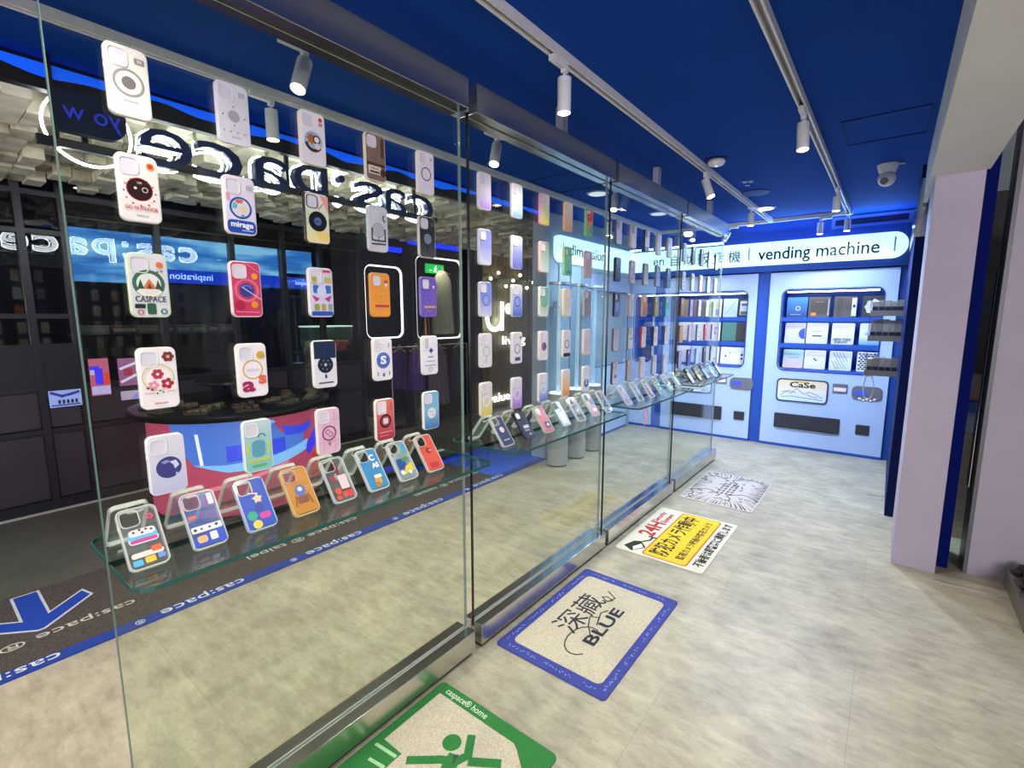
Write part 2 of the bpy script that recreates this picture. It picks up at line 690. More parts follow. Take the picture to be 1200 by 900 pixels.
# ------------------------------------------------------------------ mall corridor beyond the shop
BRICK = pm('#cfc8b2', 0.85, noise=0.28, scale=9, bump=0.3)
bm = B()
y = -1.2
row = 0
rb = random.Random(3)
while y < 8.6:
    x = -2.86 - (0.16 if row % 2 else 0.0)
    while x > -5.0:
        w = rb.uniform(0.15, 0.24)
        dz = rb.choice((0, 0.014, 0.03, 0.05, 0.07))
        tone = 0
        if rb.random() > 0.10:
            box(bm, max(x - w, -5.02), x, y, y + 0.1 - 0.004, 2.5 - 0.06 + dz * 1.3, 2.62, 0, rb.choice((0, 0, 1, 2)))
        x -= w + 0.003
    y += 0.1
box(bm, -5.05, -2.83, -1.3, 8.7, 2.6, 2.7)
struct('ceiling_corridor', bm, [BRICK, pm('#b5ad98', 0.85, noise=0.3, scale=11, bump=0.3), pm('#e2dcc8', 0.85, noise=0.25, scale=8, bump=0.3)])
# shop's front fascia with the blue light strip
bm = B(); box(bm, -2.86, -2.80, -2.6, 4.12, 2.5, 2.75)
struct('trim_7', bm, DARK)
ls = thing('light_strip', 'glowing blue light strip along the open front edge of the ceiling', 'light', (0, 0, 0))
bm = B(); box(bm, -2.798, -2.76, -1.0, 4.1, 2.44, 2.5)
obj('diffuser', bm, pm('#0d58f0', 0.5, emit=0.6, noise=0), ls)
bm = B()
pts = []
N = 120
for i in range(N + 1):
    yy = -1.0 + 5.1 * i / N
    zz = 2.462 + 0.012 * math.sin(yy * 9.0) + 0.006 * math.sin(yy * 23)
    pts.append((yy, zz))
for (a, b) in zip(pts[:-1], pts[1:]):
    vs = [bm.verts.new(p) for p in ((-2.755, a[0], 2.40), (-2.755, b[0], 2.40), (-2.755, b[0], b[1]), (-2.755, a[0], a[1]),
                                    (-2.80, a[0], 2.40), (-2.80, b[0], 2.40), (-2.80, b[0], b[1]), (-2.80, a[0], a[1]))]
    for f in ((0, 1, 2, 3), (5, 4, 7, 6), (3, 2, 6, 7), (1, 0, 4, 5)):
        bm.faces.new([vs[k] for k in f])
obj('cover_strip', bm, pm('#16130f', 0.5), ls)

# neon letters seen from behind: cas:pace (faces the corridor)
sg = thing('neon_sign', 'large dark letters with white neon edges seen from behind above the entrance', 'sign', (-2.84, 0, 2.2))
M_sign = Matrix.Rotation(R(-90), 4, 'Z') @ Matrix.Rotation(R(90), 4, 'X')     # faces -x, reads towards -y
NEON = pm('#f4fbff', 0.4, emit=15.0, noise=0)
LETTER = pm('#26345f', 0.2)
NEON_FACE = pm('#f4fbff', 0.4, emit=7.0, noise=0)
HALO_BACK = pm('#101018', 0.5)
lx = {'c1': 2.50, 'a1': 2.245, 's': 2.05, ':': 1.84, 'p': 1.64, 'a2': 1.385, 'c2': 1.14, 'e': 0.905}
for k, yy in lx.items():
    ch = k[0]
    sz = 0.37
    lt = None
    M = Matrix.Translation((0, yy, 0.075)) @ M_sign
    wd = 0.215 if ch not in ':' else None
    lb = text_bm(ch, sz, 0.05, M, width=wd, offset=-0.001)
    zs = [v.co.z for v in lb.verts]
    base = min(zs) if ch != 'p' else None
    shift = (0.0 - base) if base is not None else (0.185 - max(zs))
    for v in lb.verts:
        v.co.z += shift
        v.co.x += 0.03
    lt = obj('letter', lb, LETTER, sg)
    nb = tube_text_bm(ch, sz, 0.0042, M, wd, 0.008)
    for v in nb.verts:
        v.co.z += shift
        v.co.x += -0.015
    obj('neon_edge', nb, NEON, lt)
    fb = text_bm(ch, sz, 0.01, M, width=wd, offset=-0.001)
    for v in fb.verts:
        v.co.z += shift
        v.co.x += -0.002
    obj('lit_face', fb, NEON_FACE, lt)
bm = B(); box(bm, 0.02, 0.05, 0.45, 2.65, 0.0, 0.035)
obj('rail', bm, pm('#2b2d35', 0.4, 0.3), sg)
for yy in (0.6, 1.5, 2.45):
    bm = B(); box(bm, 0.0, 0.018, yy, yy + 0.02, 0.0, 0.32)
    obj('hanger', bm, DARK, sg)
bm = B()
annulus(bm, 0.63, 0.105, 0.146, 0.155, 0.0, 0.01, 40)
bmesh.ops.transform(bm, matrix=Matrix.Rotation(R(90), 4, 'Z'), verts=bm.verts)
obj('neon_ring', bm, NEON, sg)
# small hung panel in front of it
pn = thing('hanging_signboard', 'dark rounded panel with faint blue letters hung inside the entrance', 'sign', (-2.735, 0.62, 2.33))
bm = B(); slab(bm, 0.23, 0.165, 0.07, 0.02, -0.02, 0.0)
for v in bm.verts:
    if v.co.x < 0:
        v.co.x = -0.115
        v.co.z = 0.0825 if v.co.z > 0 else -0.0825
bmesh.ops.remove_doubles(bm, verts=bm.verts, dist=1e-5)
bmesh.ops.transform(bm, matrix=Matrix.Rotation(R(90), 4, 'Z'), verts=bm.verts)
obj('board', bm, pm('#16203a', 0.25), pn)
tb = text_bm('yo w', 0.10, 0.002, Matrix.Rotation(R(90), 4, 'Z') @ front(0.0, -0.022, 0.0, True), width=0.19)
obj('lettering', tb, pm('#1c2fb0', 0.4, emit=0.55, noise=0), pn)
bm = B(); box(bm, -0.015, 0.015, -0.125, -0.112, -0.11, 0.2)
obj('bracket', bm, DARK, pn)

# opposite facade (x = -5.05)
FX = -5.05
FRAME = pm('#22242c', 0.35, noise=0.05)
PANE = glass((0.62, 0.64, 0.66), 0.0, 1.55, 'facade_glass')
bm = B()
muls = (-1.0, -0.3, 0.16, 0.66, 0.90, 1.50, 2.10, 2.60, 3.02, 3.52)
for yy in muls:
    box(bm, FX - 0.06, FX + 0.012, yy - 0.022, yy + 0.022, 0.04, 2.5)
for zz in (0.06, 0.62, 0.95, 1.27, 1.50, 2.12, 2.40):
    box(bm, FX - 0.055, FX + 0.006, -1.0, 0.90, zz - 0.018, zz + 0.018)
for zz in (0.06, 0.62, 0.95):
    box(bm, FX - 0.055, FX + 0.006, 0.90, 3.52, zz - 0.018, zz + 0.018)
box(bm, FX - 0.055, FX + 0.006, 0.90, 3.52, 2.38, 2.42)
box(bm, FX - 0.05, FX, -1.0, 0.90, 0.96, 1.26)
for i in range(len(muls) - 1):
    box(bm, FX - 0.05, FX - 0.02, muls[i] + 0.022, muls[i + 1] - 0.022, 0.08, 0.60)
    box(bm, FX - 0.05, FX - 0.026, muls[i] + 0.022, muls[i + 1] - 0.022, 0.64, 0.93)
box(bm, FX - 0.09, FX + 0.0, -1.0, 8.2, 0.0, 0.05)
struct('wall_opposite', bm, FRAME)
bm = B()
for i in range(len(muls) - 1):
    box(bm, FX - 0.018, FX - 0.012, muls[i] + 0.03, muls[i + 1] - 0.03, 0.09, 0.59)
    box(bm, FX - 0.022, FX - 0.016, muls[i] + 0.03, muls[i + 1] - 0.03, 0.65, 0.92)
struct('trim_9', bm, pm('#3a353f', 0.4, noise=0.1, scale=4))  # purplish tone put in for reflections on the lower panels
bm = B(); box(bm, FX - 0.04, FX - 0.03, -1.0, 3.52, 0.95, 2.5)
struct('window_1', bm, PANE)
bm = B(); box(bm, FX + 0.02, FX + 0.06, -1.0, 3.6, 0.0, 0.006)
struct('trim_8', bm, pm('#c9c9c2', 0.4))
bm = B(); box(bm, -7.2, -7.0, -1.5, 9.0, 0, 3.4); box(bm, -7.2, FX - 0.1, -1.6, -1.5, 0, 3.4); box(bm, -7.2, FX, 8.9, 9.0, 0, 3.4)
struct('wall_far', bm, pm('#17171a', 0.6, noise=0.2, scale=3))
bm = B(); box(bm, -7.2, FX - 0.0, -1.5, 9.0, 2.62, 2.7)
struct('ceiling_far', bm, pm('#101114', 0.8))

# lit band inside, standing in for a screen reflected in the facade glass
sc = thing('reflected_screen', 'wide sky blue band standing in for a screen reflected in the opposite glass', 'screen', (FX - 0.12, 0, 0))
SKY = pm('#5b9fe0', 0.4, emit=0.62, noise=0.12, scale=5, stretch=(1, 0.6, 5))


def lit_sky():
    m = bpy.data.materials.new('screen_sky')
    m.use_nodes = True
    nt = m.node_tree
    b = nt.nodes['Principled BSDF']
    tc = nt.nodes.new('ShaderNodeTexCoord')
    mp = nt.nodes.new('ShaderNodeMapping')
    mp.inputs['Scale'].default_value = (1, 0.9, 5)
    nz = nt.nodes.new('ShaderNodeTexNoise')
    nz.inputs['Scale'].default_value = 1.8
    nz.inputs['Detail'].default_value = 4
    rp = nt.nodes.new('ShaderNodeValToRGB')
    rp.color_ramp.elements[0].position = 0.40
    rp.color_ramp.elements[0].color = (*srgb('#2f6fc0'), 1)
    rp.color_ramp.elements[1].position = 0.62
    rp.color_ramp.elements[1].color = (*srgb('#8cc8f2'), 1)
    e = rp.color_ramp.elements.new(0.5)
    e.color = (*srgb('#4f97e0'), 1)
    nt.links.new(tc.outputs['Object'], mp.inputs[0])
    nt.links.new(mp.outputs[0], nz.inputs['Vector'])
    nt.links.new(nz.outputs['Fac'], rp.inputs[0])
    b.inputs['Base Color'].default_value = (0.01, 0.02, 0.05, 1)
    nt.links.new(rp.outputs[0], b.inputs['Emission Color'])
    b.inputs['Emission Strength'].default_value = 1.8
    return m


SKYM = lit_sky()
for (a, b, z0, z1) in ((0.93, 1.36, 1.78, 2.2), (1.365, 1.6, 1.92, 2.2), (1.605, 2.16, 1.92, 2.2), (2.165, 2.6, 1.92, 2.2), (2.62, 2.98, 1.96, 2.2)):
    bm = B(); box(bm, -0.02, 0.0, a, b, z0, z1)
    obj('reflected_panel', bm, SKYM, sc)
bm = B(); box(bm, -0.02, 0.002, 1.37, 3.1, 1.80, 1.915)
obj('caption_band', bm, pm('#0d2fae', 0.4, emit=2.4, noise=0), sc)
obj('lettering', text_bm('inspiration', 0.085, 0.003, Matrix.Translation((0.006, 1.78, 1.86)) @ Matrix.Rotation(R(90), 4, 'Z') @ Matrix.Rotation(R(90), 4, 'X') @ Matrix.Scale(-1, 4, (1, 0, 0))), pm('#9ac0f4', 0.4, emit=3.4, noise=0), sc)
obj('lettering', text_bm('taipei', 0.07, 0.003, Matrix.Translation((0.006, 2.85, 1.86)) @ Matrix.Rotation(R(90), 4, 'Z') @ Matrix.Rotation(R(90), 4, 'X') @ Matrix.Scale(-1, 4, (1, 0, 0))), pm('#9ac0f4', 0.4, emit=3.4, noise=0), sc)

# light rail in that shop
bm = B(); box(bm, FX - 0.14, FX - 0.125, 0.9, 3.6, 2.27, 2.282)
q = obj('picture_rail', bm, pm('#a8a49a', 0.4, 0.4)); tag(q, 'thin pale rail above the blue reflected screen in the opposite shop', 'rail')
# dark notice board and shelf of boxes
bm = B(); box(bm, FX - 0.5, FX - 0.46, 1.46, 2.05, 1.42, 1.80, 0.005)
q = obj('notice_board', bm, pm('#30353a', 0.7)); tag(q, 'dark grey board below the blue reflected screen', 'board')
bm = B(); box(bm, FX - 0.5, FX - 0.2, 0.93, 2.2, 1.33, 1.345, 0.002)
q = obj('wall_shelf', bm, DARK); tag(q, 'black shelf carrying a row of small boxes in the opposite shop', 'shelf')
cols = ['#b8b4a6', '#8d5b4a', '#b8a878', '#5d6b50', '#8a8f98', '#88a36c', '#5c6370', '#a79a8c']
names = ['pale', 'red brown', 'straw coloured', 'moss green', 'grey', 'light green', 'slate', 'beige']
yy = 0.96
for i, cc in enumerate(cols):
    w = (0.2, 0.19, 0.15, 0.11, 0.12, 0.12, 0.1, 0.13)[i]
    bm = B(); box(bm, 0, 0.12, 0, w, 0, 0.075, 0.004)
    q = thing('product_box', names[i] + ' small flat box on the black shelf of the opposite shop', 'box', (FX - 0.36, yy, 1.345), group='small boxes on the shelf across the corridor')
    obj('carton', bm, pm(cc, 0.5, noise=0.2, scale=30), q)
    bm = B(); box(bm, 0.12, 0.1215, 0.015, w - 0.02, 0.02, 0.05)
    obj('printed_label', bm, pm('#d0ccc0', 0.5), q)
    yy += w + 0.012
# hanging lamps inside the far shop: small round lights
for i, (yy, xx, zz) in enumerate(((0.42, -5.9, 2.5), (0.75, -6.2, 2.5), (1.15, -5.7, 2.55), (1.7, -6.0, 2.55), (2.4, -5.8, 2.55), (2.9, -6.3, 2.5), (3.3, -5.6, 2.5))):
    q = thing('ceiling_downlight', 'small round lit downlight in the dark shop opposite, %s' % ('nearest', 'second nearest', 'third nearest', 'middle', 'third farthest', 'second farthest', 'farthest')[i] + ' of its row', 'light', (xx, yy, 2.62), group='downlights in the shop opposite')
    bm = B(); lathe(bm, [(0.05, 0), (0.05, -0.012), (0.038, -0.014)], n=16)
    obj('ring', bm, DARK, q)
    bm = B(); lathe(bm, [(0.036, -0.0145), (0.036, -0.017)], n=16)
    obj('lens', bm, pm('#fff4e0', 0.4, emit=6, noise=0), q)

# posters at the left
for i, (y0, y1, z0, z1, lab, art) in enumerate((
        (0.945, 1.07, 0.86, 1.16, 'upright pink poster with blue and red blocks beside the mullion', 0),
        (1.13, 1.26, 0.92, 1.15, 'small poster with white slanting stripe right of the pink poster', 1),
        (1.13, 1.26, 0.80, 0.875, 'narrow pale landscape card under the striped poster', 2),
        (0.69, 0.88, 0.80, 0.93, 'blue and white leaflet display behind the lowest left pane', 3))):
    q = thing('poster', lab, 'poster', (FX + 0.015, (y0 + y1) / 2, (z0 + z1) / 2), (0, 0, R(90)))
    w, h = y1 - y0, z1 - z0
    bm = B(); slab(bm, w, h, 0.002, 0.004, 0, 0)
    obj('sheet', bm, pm(('#c06080', '#9a5c8c', '#b9a6c8', '#8fa4e0')[i], 0.5, emit=0.35), q)  # emission added so the poster colours read bright
    if art == 0:
        bm = B(); box(bm, -0.03, 0.02, -0.001, 0, -0.06, 0.07); box(bm, -0.06, 0.0, -0.001, 0, 0.06, 0.09)
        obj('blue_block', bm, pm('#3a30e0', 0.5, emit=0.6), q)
        bm = B(); box(bm, 0.02, w / 2 - 0.003, -0.001, 0, -0.06, 0.03)
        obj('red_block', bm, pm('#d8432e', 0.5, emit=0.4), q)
        bm = B(); box(bm, -w / 2 + 0.004, w / 2 - 0.004, -0.001, 0, -h / 2 + 0.01, -0.075); box(bm, -w / 2 + 0.004, -0.032, -0.001, 0, 0.02, 0.06)
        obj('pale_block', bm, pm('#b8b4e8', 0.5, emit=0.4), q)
    elif art == 1:
        bm = B(); stroke(bm, [(-0.05, -0.08), (0.05, -0.03)], 0.02, -0.001, 0); stroke(bm, [(-0.05, 0.03), (0.05, 0.07)], 0.02, -0.001, 0)
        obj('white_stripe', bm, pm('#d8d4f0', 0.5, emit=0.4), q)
        bm = B(); box(bm, -0.03, 0.03, -0.001, 0, -0.03, 0.03)
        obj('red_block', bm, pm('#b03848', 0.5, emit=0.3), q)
    elif art == 2:
        bm = B(); poly(bm, [(0, -0.03), (0.05, -0.03), (0.05, 0.02)], 0, -0.001)
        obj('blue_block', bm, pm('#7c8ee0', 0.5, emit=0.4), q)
    else:
        bm = B(); stroke(bm, [(-0.08, 0.05), (-0.02, 0.02), (0.03, 0.03), (0.08, 0.045)], 0.02, -0.001, 0); box(bm, -0.085, 0.085, -0.001, 0, -0.055, -0.045)
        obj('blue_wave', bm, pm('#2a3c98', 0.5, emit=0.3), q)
        bm = B()
        for k in range(5):
            box(bm, -0.045 + k * 0.025, -0.03 + k * 0.025, -0.002, -0.001, -0.04, -0.01)
        obj('dark_marks', bm, pm('#2b3050', 0.5), q)

# round display table; its printed pink drum has emission added to look lit
tb = thing('display_table', 'round black table with pink and blue drum made to glow in the corridor', 'table', (-4.28, 1.72, 0))
bm = B()
n = 64
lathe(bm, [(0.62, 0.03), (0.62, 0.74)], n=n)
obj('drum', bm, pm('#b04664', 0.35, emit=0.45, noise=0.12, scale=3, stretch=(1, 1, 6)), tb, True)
bm = B(); lathe(bm, [(0.64, 0.0), (0.64, 0.03)], n=n)
obj('plinth', bm, DARK, tb)
bm = B(); lathe(bm, [(0.66, 0.745), (0.71, 0.755), (0.73, 0.78), (0.73, 0.80), (0.71, 0.805)], n=n)
obj('tabletop', bm, pm('#15130f', 0.3), tb, True)


def on_drum(pts, rad, m, name):
    """picture patch given as (angle degrees, height) outline wrapped round the drum"""
    bm = B()
    a0, a1 = min(p[0] for p in pts), max(p[0] for p in pts)
    n = max(2, int((a1 - a0) / 2.5))
    cols = []
    for i in range(n + 1):
        t = a0 + (a1 - a0) * (i * 0.998 / n + 0.001)
        zs = []
        for (p, q) in zip(pts, pts[1:] + pts[:1]):
            if (p[0] - t) * (q[0] - t) < 0:
                zs.append(p[1] + (q[1] - p[1]) * (t - p[0]) / (q[0] - p[0]))
        if len(zs) >= 2:
            cols.append([bm.verts.new((r_ * math.cos(R(t)), r_ * math.sin(R(t)), z)) for r_ in (rad, rad - 0.004) for z in (min(zs), max(zs))])
    for a, b in zip(cols[:-1], cols[1:]):
        bm.faces.new((a[0], b[0], b[1], a[1])); bm.faces.new((a[3], b[3], b[2], a[2]))
        bm.faces.new((a[1], b[1], b[3], a[3])); bm.faces.new((a[2], b[2], b[0], a[0]))
    bm.faces.new((cols[0][0], cols[0][1], cols[0][3], cols[0][2])); bm.faces.new((cols[-1][1], cols[-1][0], cols[-1][2], cols[-1][3]))
    return obj(name, bm, m, tb)


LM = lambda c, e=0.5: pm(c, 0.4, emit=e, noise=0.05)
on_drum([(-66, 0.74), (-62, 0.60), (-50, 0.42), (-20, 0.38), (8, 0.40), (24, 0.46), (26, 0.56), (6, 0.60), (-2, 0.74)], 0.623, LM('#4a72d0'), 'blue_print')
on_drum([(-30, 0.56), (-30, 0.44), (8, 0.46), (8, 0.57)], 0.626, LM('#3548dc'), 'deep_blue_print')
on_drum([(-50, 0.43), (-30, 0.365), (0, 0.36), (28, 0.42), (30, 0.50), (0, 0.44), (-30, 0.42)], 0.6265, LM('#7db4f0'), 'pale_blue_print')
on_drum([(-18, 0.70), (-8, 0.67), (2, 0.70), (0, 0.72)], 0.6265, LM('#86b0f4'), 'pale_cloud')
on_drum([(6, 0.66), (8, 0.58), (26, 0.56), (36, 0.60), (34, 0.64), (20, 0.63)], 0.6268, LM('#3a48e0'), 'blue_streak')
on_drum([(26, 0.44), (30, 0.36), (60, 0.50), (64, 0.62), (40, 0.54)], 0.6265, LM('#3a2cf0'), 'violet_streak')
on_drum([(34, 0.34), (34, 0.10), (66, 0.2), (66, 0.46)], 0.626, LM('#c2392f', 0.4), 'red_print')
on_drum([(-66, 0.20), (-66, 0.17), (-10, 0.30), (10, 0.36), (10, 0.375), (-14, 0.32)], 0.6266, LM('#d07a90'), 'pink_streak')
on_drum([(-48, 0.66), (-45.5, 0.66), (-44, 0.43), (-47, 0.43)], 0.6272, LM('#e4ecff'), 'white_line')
# things on the table
rb = random.Random(5)
k = 0
for i in range(14):
    a = -105 + 30 * (i // 2); r_ = (0.40, 0.60)[i % 2]
    q = thing('display_tray', 'low dark sample tray on the round black table top', 'tray', (-4.28 + r_ * math.cos(R(a)), 1.72 + r_ * math.sin(R(a)), 0.805), (0, 0, R(a + 90)), group='sample trays on the round table')
    bm = B(); box(bm, -0.08, 0.08, -0.05, 0.05, 0, 0.018, 0.004)
    obj('tray', bm, pm(rb.choice(('#3a3328', '#4a4436', '#2b2a26')), 0.5), q)
    bm = B()
    for z in range(3):
        box(bm, -0.07 + z * 0.05, -0.03 + z * 0.05, -0.035, 0.035, 0.018, 0.03 + 0.008 * z, 0.004)
    obj('samples', bm, pm(rb.choice(('#6a5a44', '#554a40', '#5c6048', '#4c3030')), 0.5), q)
tt = thing('cake_stand', 'smaller raised black round tier standing on the round table', 'stand', (-4.52, 1.78, 0.805))
bm = B(); lathe(bm, [(0.24, 0.12), (0.26, 0.13), (0.26, 0.15), (0.24, 0.155)], n=40)
obj('tier', bm, pm('#15130f', 0.3), tt, True)
for a in range(4):
    bm = B(); box(bm, 0.12 * math.cos(a * PI / 2) - 0.03, 0.12 * math.cos(a * PI / 2) + 0.03, 0.12 * math.sin(a * PI / 2) - 0.03, 0.12 * math.sin(a * PI / 2) + 0.03, 0, 0.12)
    obj('leg', bm, pm('#141830', 0.4), tt)

# two lit window frames
LED = pm('#f2f7ff', 0.4, emit=1.6, noise=0)
for i, (y0, y1, z0, z1) in enumerate(((3.56, 4.14, 1.22, 2.12), (4.36, 5.24, 1.18, 2.30))):
    lab = ('lit rounded shop window outline farther left, behind orange case', 'lit rounded shop window outline holding green exit sign and pale coat')[i]
    q = thing('display_window', lab, 'window', (FX, 0, 0))
    bm = B()
    cy_, cz_ = (y0 + y1) / 2, (z0 + z1) / 2
    frame(bm, y1 - y0, z1 - z0, 0.10, y1 - y0 - 0.034, z1 - z0 - 0.034, 0.083, 0.01, -0.015, cy_, cz_)
    bmesh.ops.transform(bm, matrix=Matrix.Rotation(R(90), 4, 'Z'), verts=bm.verts)
    obj('lit_frame', bm, LED, q)
    bm = B()
    frame(bm, y1 - y0 + 0.10, z1 - z0 + 0.10, 0.14, y1 - y0, z1 - z0, 0.10, 0.012, -0.03, cy_, cz_)
    bmesh.ops.transform(bm, matrix=Matrix.Rotation(R(90), 4, 'Z'), verts=bm.verts)
    obj('outer_frame', bm, pm('#2c2d30', 0.3, 0.3), q)
    bm = B(); slab(bm, y1 - y0 - 0.05, z1 - z0 - 0.05, 0.08, 0.0, -0.006, 0, cy_, cz_)
    bmesh.ops.transform(bm, matrix=Matrix.Rotation(R(90), 4, 'Z'), verts=bm.verts)
    obj('pane', bm, glass((0.85, 0.87, 0.9), 0, 1.45, 'window_glass'), q)
bm = B()
box(bm, FX - 0.3, FX - 0.01, 3.52, 5.5, 2.36, 2.6)
box(bm, FX - 0.06, FX - 0.0, 4.20, 4.33, 0.0, 2.4)
box(bm, FX - 0.06, FX - 0.0, 5.30, 5.42, 0.0, 2.6)
box(bm, FX - 0.4, FX - 0.36, 3.62, 4.28, 0.9, 2.4)
box(bm, FX - 1.2, FX - 1.0, 4.28, 5.5, 0.0, 2.4)
struct('wall_shopfront', bm, pm('#101428', 0.4))
for i, (y0, y1, z0, z1) in enumerate(((3.68, 4.14, 2.25, 2.40), (4.26, 5.2, 2.38, 2.58))):
    bm = B(); box(bm, FX - 0.0, FX + 0.03, y0, y1, z0 + 0.05, z0 + 0.11)
    q = obj('light_bar', bm, pm('#0b2df0', 0.4, emit=1.2, noise=0))
    tag(q, ('short', 'long')[i] + ' deep blue light bar above the ' + ('farther left', 'pale coat') + '' if False else ('short deep blue light bar above the left lit window', 'long deep blue light bar above the lit window with coat')[i], 'light')
# exit sign
ex = thing('exit_sign', 'green lit exit sign with white running figure in the opposite shop', 'sign', (FX - 0.35, 5.05, 2.19), (0, 0, R(90)))
bm = B(); slab(bm, 0.34, 0.13, 0.004, 0.02, -0.02, 0.002)
obj('housing', bm, pm('#13b04a', 0.4, emit=1.4, noise=0), ex)
bm = B()
disc(bm, 0.01, 0.035, 0.012, -0.020, -0.022, 12); stroke(bm, [(0, 0.02), (-0.005, -0.01), (0.02, -0.045)], 0.014, -0.020, -0.022)
stroke(bm, [(-0.005, -0.01), (-0.03, -0.045)], 0.012, -0.020, -0.022); stroke(bm, [(-0.03, 0.0), (0, 0.018), (0.03, 0.0)], 0.01, -0.020, -0.022)
box(bm, -0.12, -0.06, -0.022, -0.020, -0.03, -0.02); box(bm, 0.06, 0.12, -0.022, -0.020, -0.03, -0.02)
obj('running_figure', bm, pm('#f2fff2', 0.4, emit=1.6, noise=0), ex)


# hanging garments
def garment(name, lab, col, loc, w, h, hang=True, flare=1.25):
    q = thing(name, lab, 'clothing', loc, (0, 0, R(90)))
    bm = B()
    L = []
    n = 40
    for i in range(13):
        t = i / 12
        if t < 0.12:
            ww = w * (0.35 + 0.65 * t / 0.12)
        else:
            ww = w * (1 + (flare - 1) * (t - 0.12))
        lp = []
        for k in range(n):
            a = 2 * PI * k / n
            fold = 1 + 0.18 * t * math.sin(k * 2.2 + i * 0.2)
            lp.append((ww / 2 * math.cos(a), 0.06 * (0.5 + t) * math.sin(a) * fold, -h * t))
        L.append(lp)
    rings(bm, L)
    obj('cloth', bm, pm(col, 0.8, noise=0.15, scale=12), q, True)
    if hang:
        bm = B(); stroke(bm, [(-w * 0.45, -0.03), (0, 0.02), (w * 0.45, -0.03)], 0.01, 0.005, -0.005)
        annulus(bm, 0, 0.045, 0.014, 0.02, 0.003, -0.003, 14, -60, 200)
        obj('hanger', bm, pm('#c9b8a0', 0.4), q)
    return q


garment('hanging_coat', 'pale beige coat hanging in the lit window under the exit sign', '#a8a38a', (FX - 0.2, 5.06, 2.14), 0.36, 0.90)
garment('hanging_skirt', 'long mauve grey skirt hanging low beside the purple shirts', '#6b6070', (FX + 0.1, 4.66, 1.075), 0.32, 0.8)
garment('hanging_shirt', 'dark purple shirt hanging below the left lit window', '#3a1d60', (FX + 0.1, 3.99, 1.075), 0.22, 0.5, True, 1.0)
garment('hanging_shirt', 'bright purple shirt second on the rail beside the mauve skirt', '#4a2484', (FX + 0.1, 4.27, 1.075), 0.24, 0.55, True, 1.0)
garment('hanging_trousers', 'navy trousers hanging right of the mauve skirt', '#141a38', (FX + 0.1, 5.07, 1.075), 0.26, 0.72, True, 1.0)
bm = B(); cyl(bm, (FX + 0.1, 3.85, 1.1), (FX + 0.1, 5.25, 1.1), 0.012)
for yy in (3.86, 5.24):
    cyl(bm, (FX + 0.1, yy, 0), (FX + 0.1, yy, 1.1), 0.012)
q = obj('garment_rail', bm, STEEL); tag(q, 'thin metal clothes rail holding purple shirts and the mauve skirt', 'rail')
# copper bottle-like stand in the coat window
q = thing('copper_vase', 'tall copper vase beside the pale coat in the lit window', 'vase', (FX - 0.2, 4.72, 1.10))
bm = B(); lathe(bm, [(0.05, 0), (0.06, 0.1), (0.055, 0.3), (0.03, 0.42), (0.04, 0.5)], n=20)
obj('body', bm, pm('#a8643a', 0.25, 0.9), q, True)
bm = B(); lathe(bm, [(0.07, -0.03), (0.07, 0.0)], n=20)
obj('foot', bm, BLACK, q)

# drink dispensers on a counter
ctr = thing('bar_counter', 'dark counter with steel drawer under the two fruit dispensers', 'counter', (-5.6, 3.3, 0))
bm = B(); box(bm, -0.25, 0.3, -0.4, 0.27, 1.045, 1.07); box(bm, -0.25, 0.27, -0.38, 0.25, 0.0, 0.6)
obj('body', bm, pm('#1a1820', 0.4), ctr)
bm = B(); box(bm, 0.1, 0.3, -0.1, 0.26, 0.84, 0.90, 0.008); box(bm, 0.1, 0.28, -0.1, 0.26, 0.75, 0.79, 0.004)
obj('steel_drawer', bm, STEEL, ctr)
for (yy) in (-0.36, 0.23):
    bm = B(); box(bm, 0.22, 0.26, yy - 0.02, yy + 0.02, 0.6, 1.045)
    obj('leg', bm, DARK, ctr)
for i, (yy, cc, lab) in enumerate(((3.12, '#7a8a3c', 'clear square drink dispenser with green fruit, left of the pair'), (3.42, '#d2553a', 'clear square drink dispenser full of orange red fruit, right of the pair'))):
    q = thing('drink_dispenser', lab, 'dispenser', (-5.42, yy, 1.07))
    bm = B(); box(bm, -0.12, 0.12, -0.13, 0.13, 0.0, 0.30, 0.008)
    obj('tank', bm, glass((0.92, 0.96, 0.95), 0, 1.3, 'tank_glass', ((0.6, 0.7, 0.65), 0.12)), q)
    bm = B(); box(bm, -0.13, 0.13, -0.135, 0.135, 0.30, 0.315, 0.004)
    obj('lid', bm, pm('#cfeee4', 0.4, emit=1.6), q)  # lid given emission to look lit
    bm = B()
    for k in range(26):
        bmesh.ops.create_icosphere(bm, subdivisions=2, radius=0.032, matrix=Matrix.Translation((rb.uniform(-0.08, 0.08), rb.uniform(-0.09, 0.09), 0.035 + 0.035 * (k // 9))))
    obj('fruit', bm, pm(cc, 0.4, noise=0.2, emit=0.15), q, True)['kind'] = 'stuff'  # faint emission added so the fruit shows
spot_light((-5.3, 3.3, 2.2), 45, 80)  # spots added to brighten dispensers, shelf, panes and coat; no fixtures
spot_light((-5.30, 1.5, 2.15), 6, 120)
spot_light((-5.30, 0.3, 2.15), 3, 120)
spot_light((-5.12, 4.95, 2.33), 16, 120)

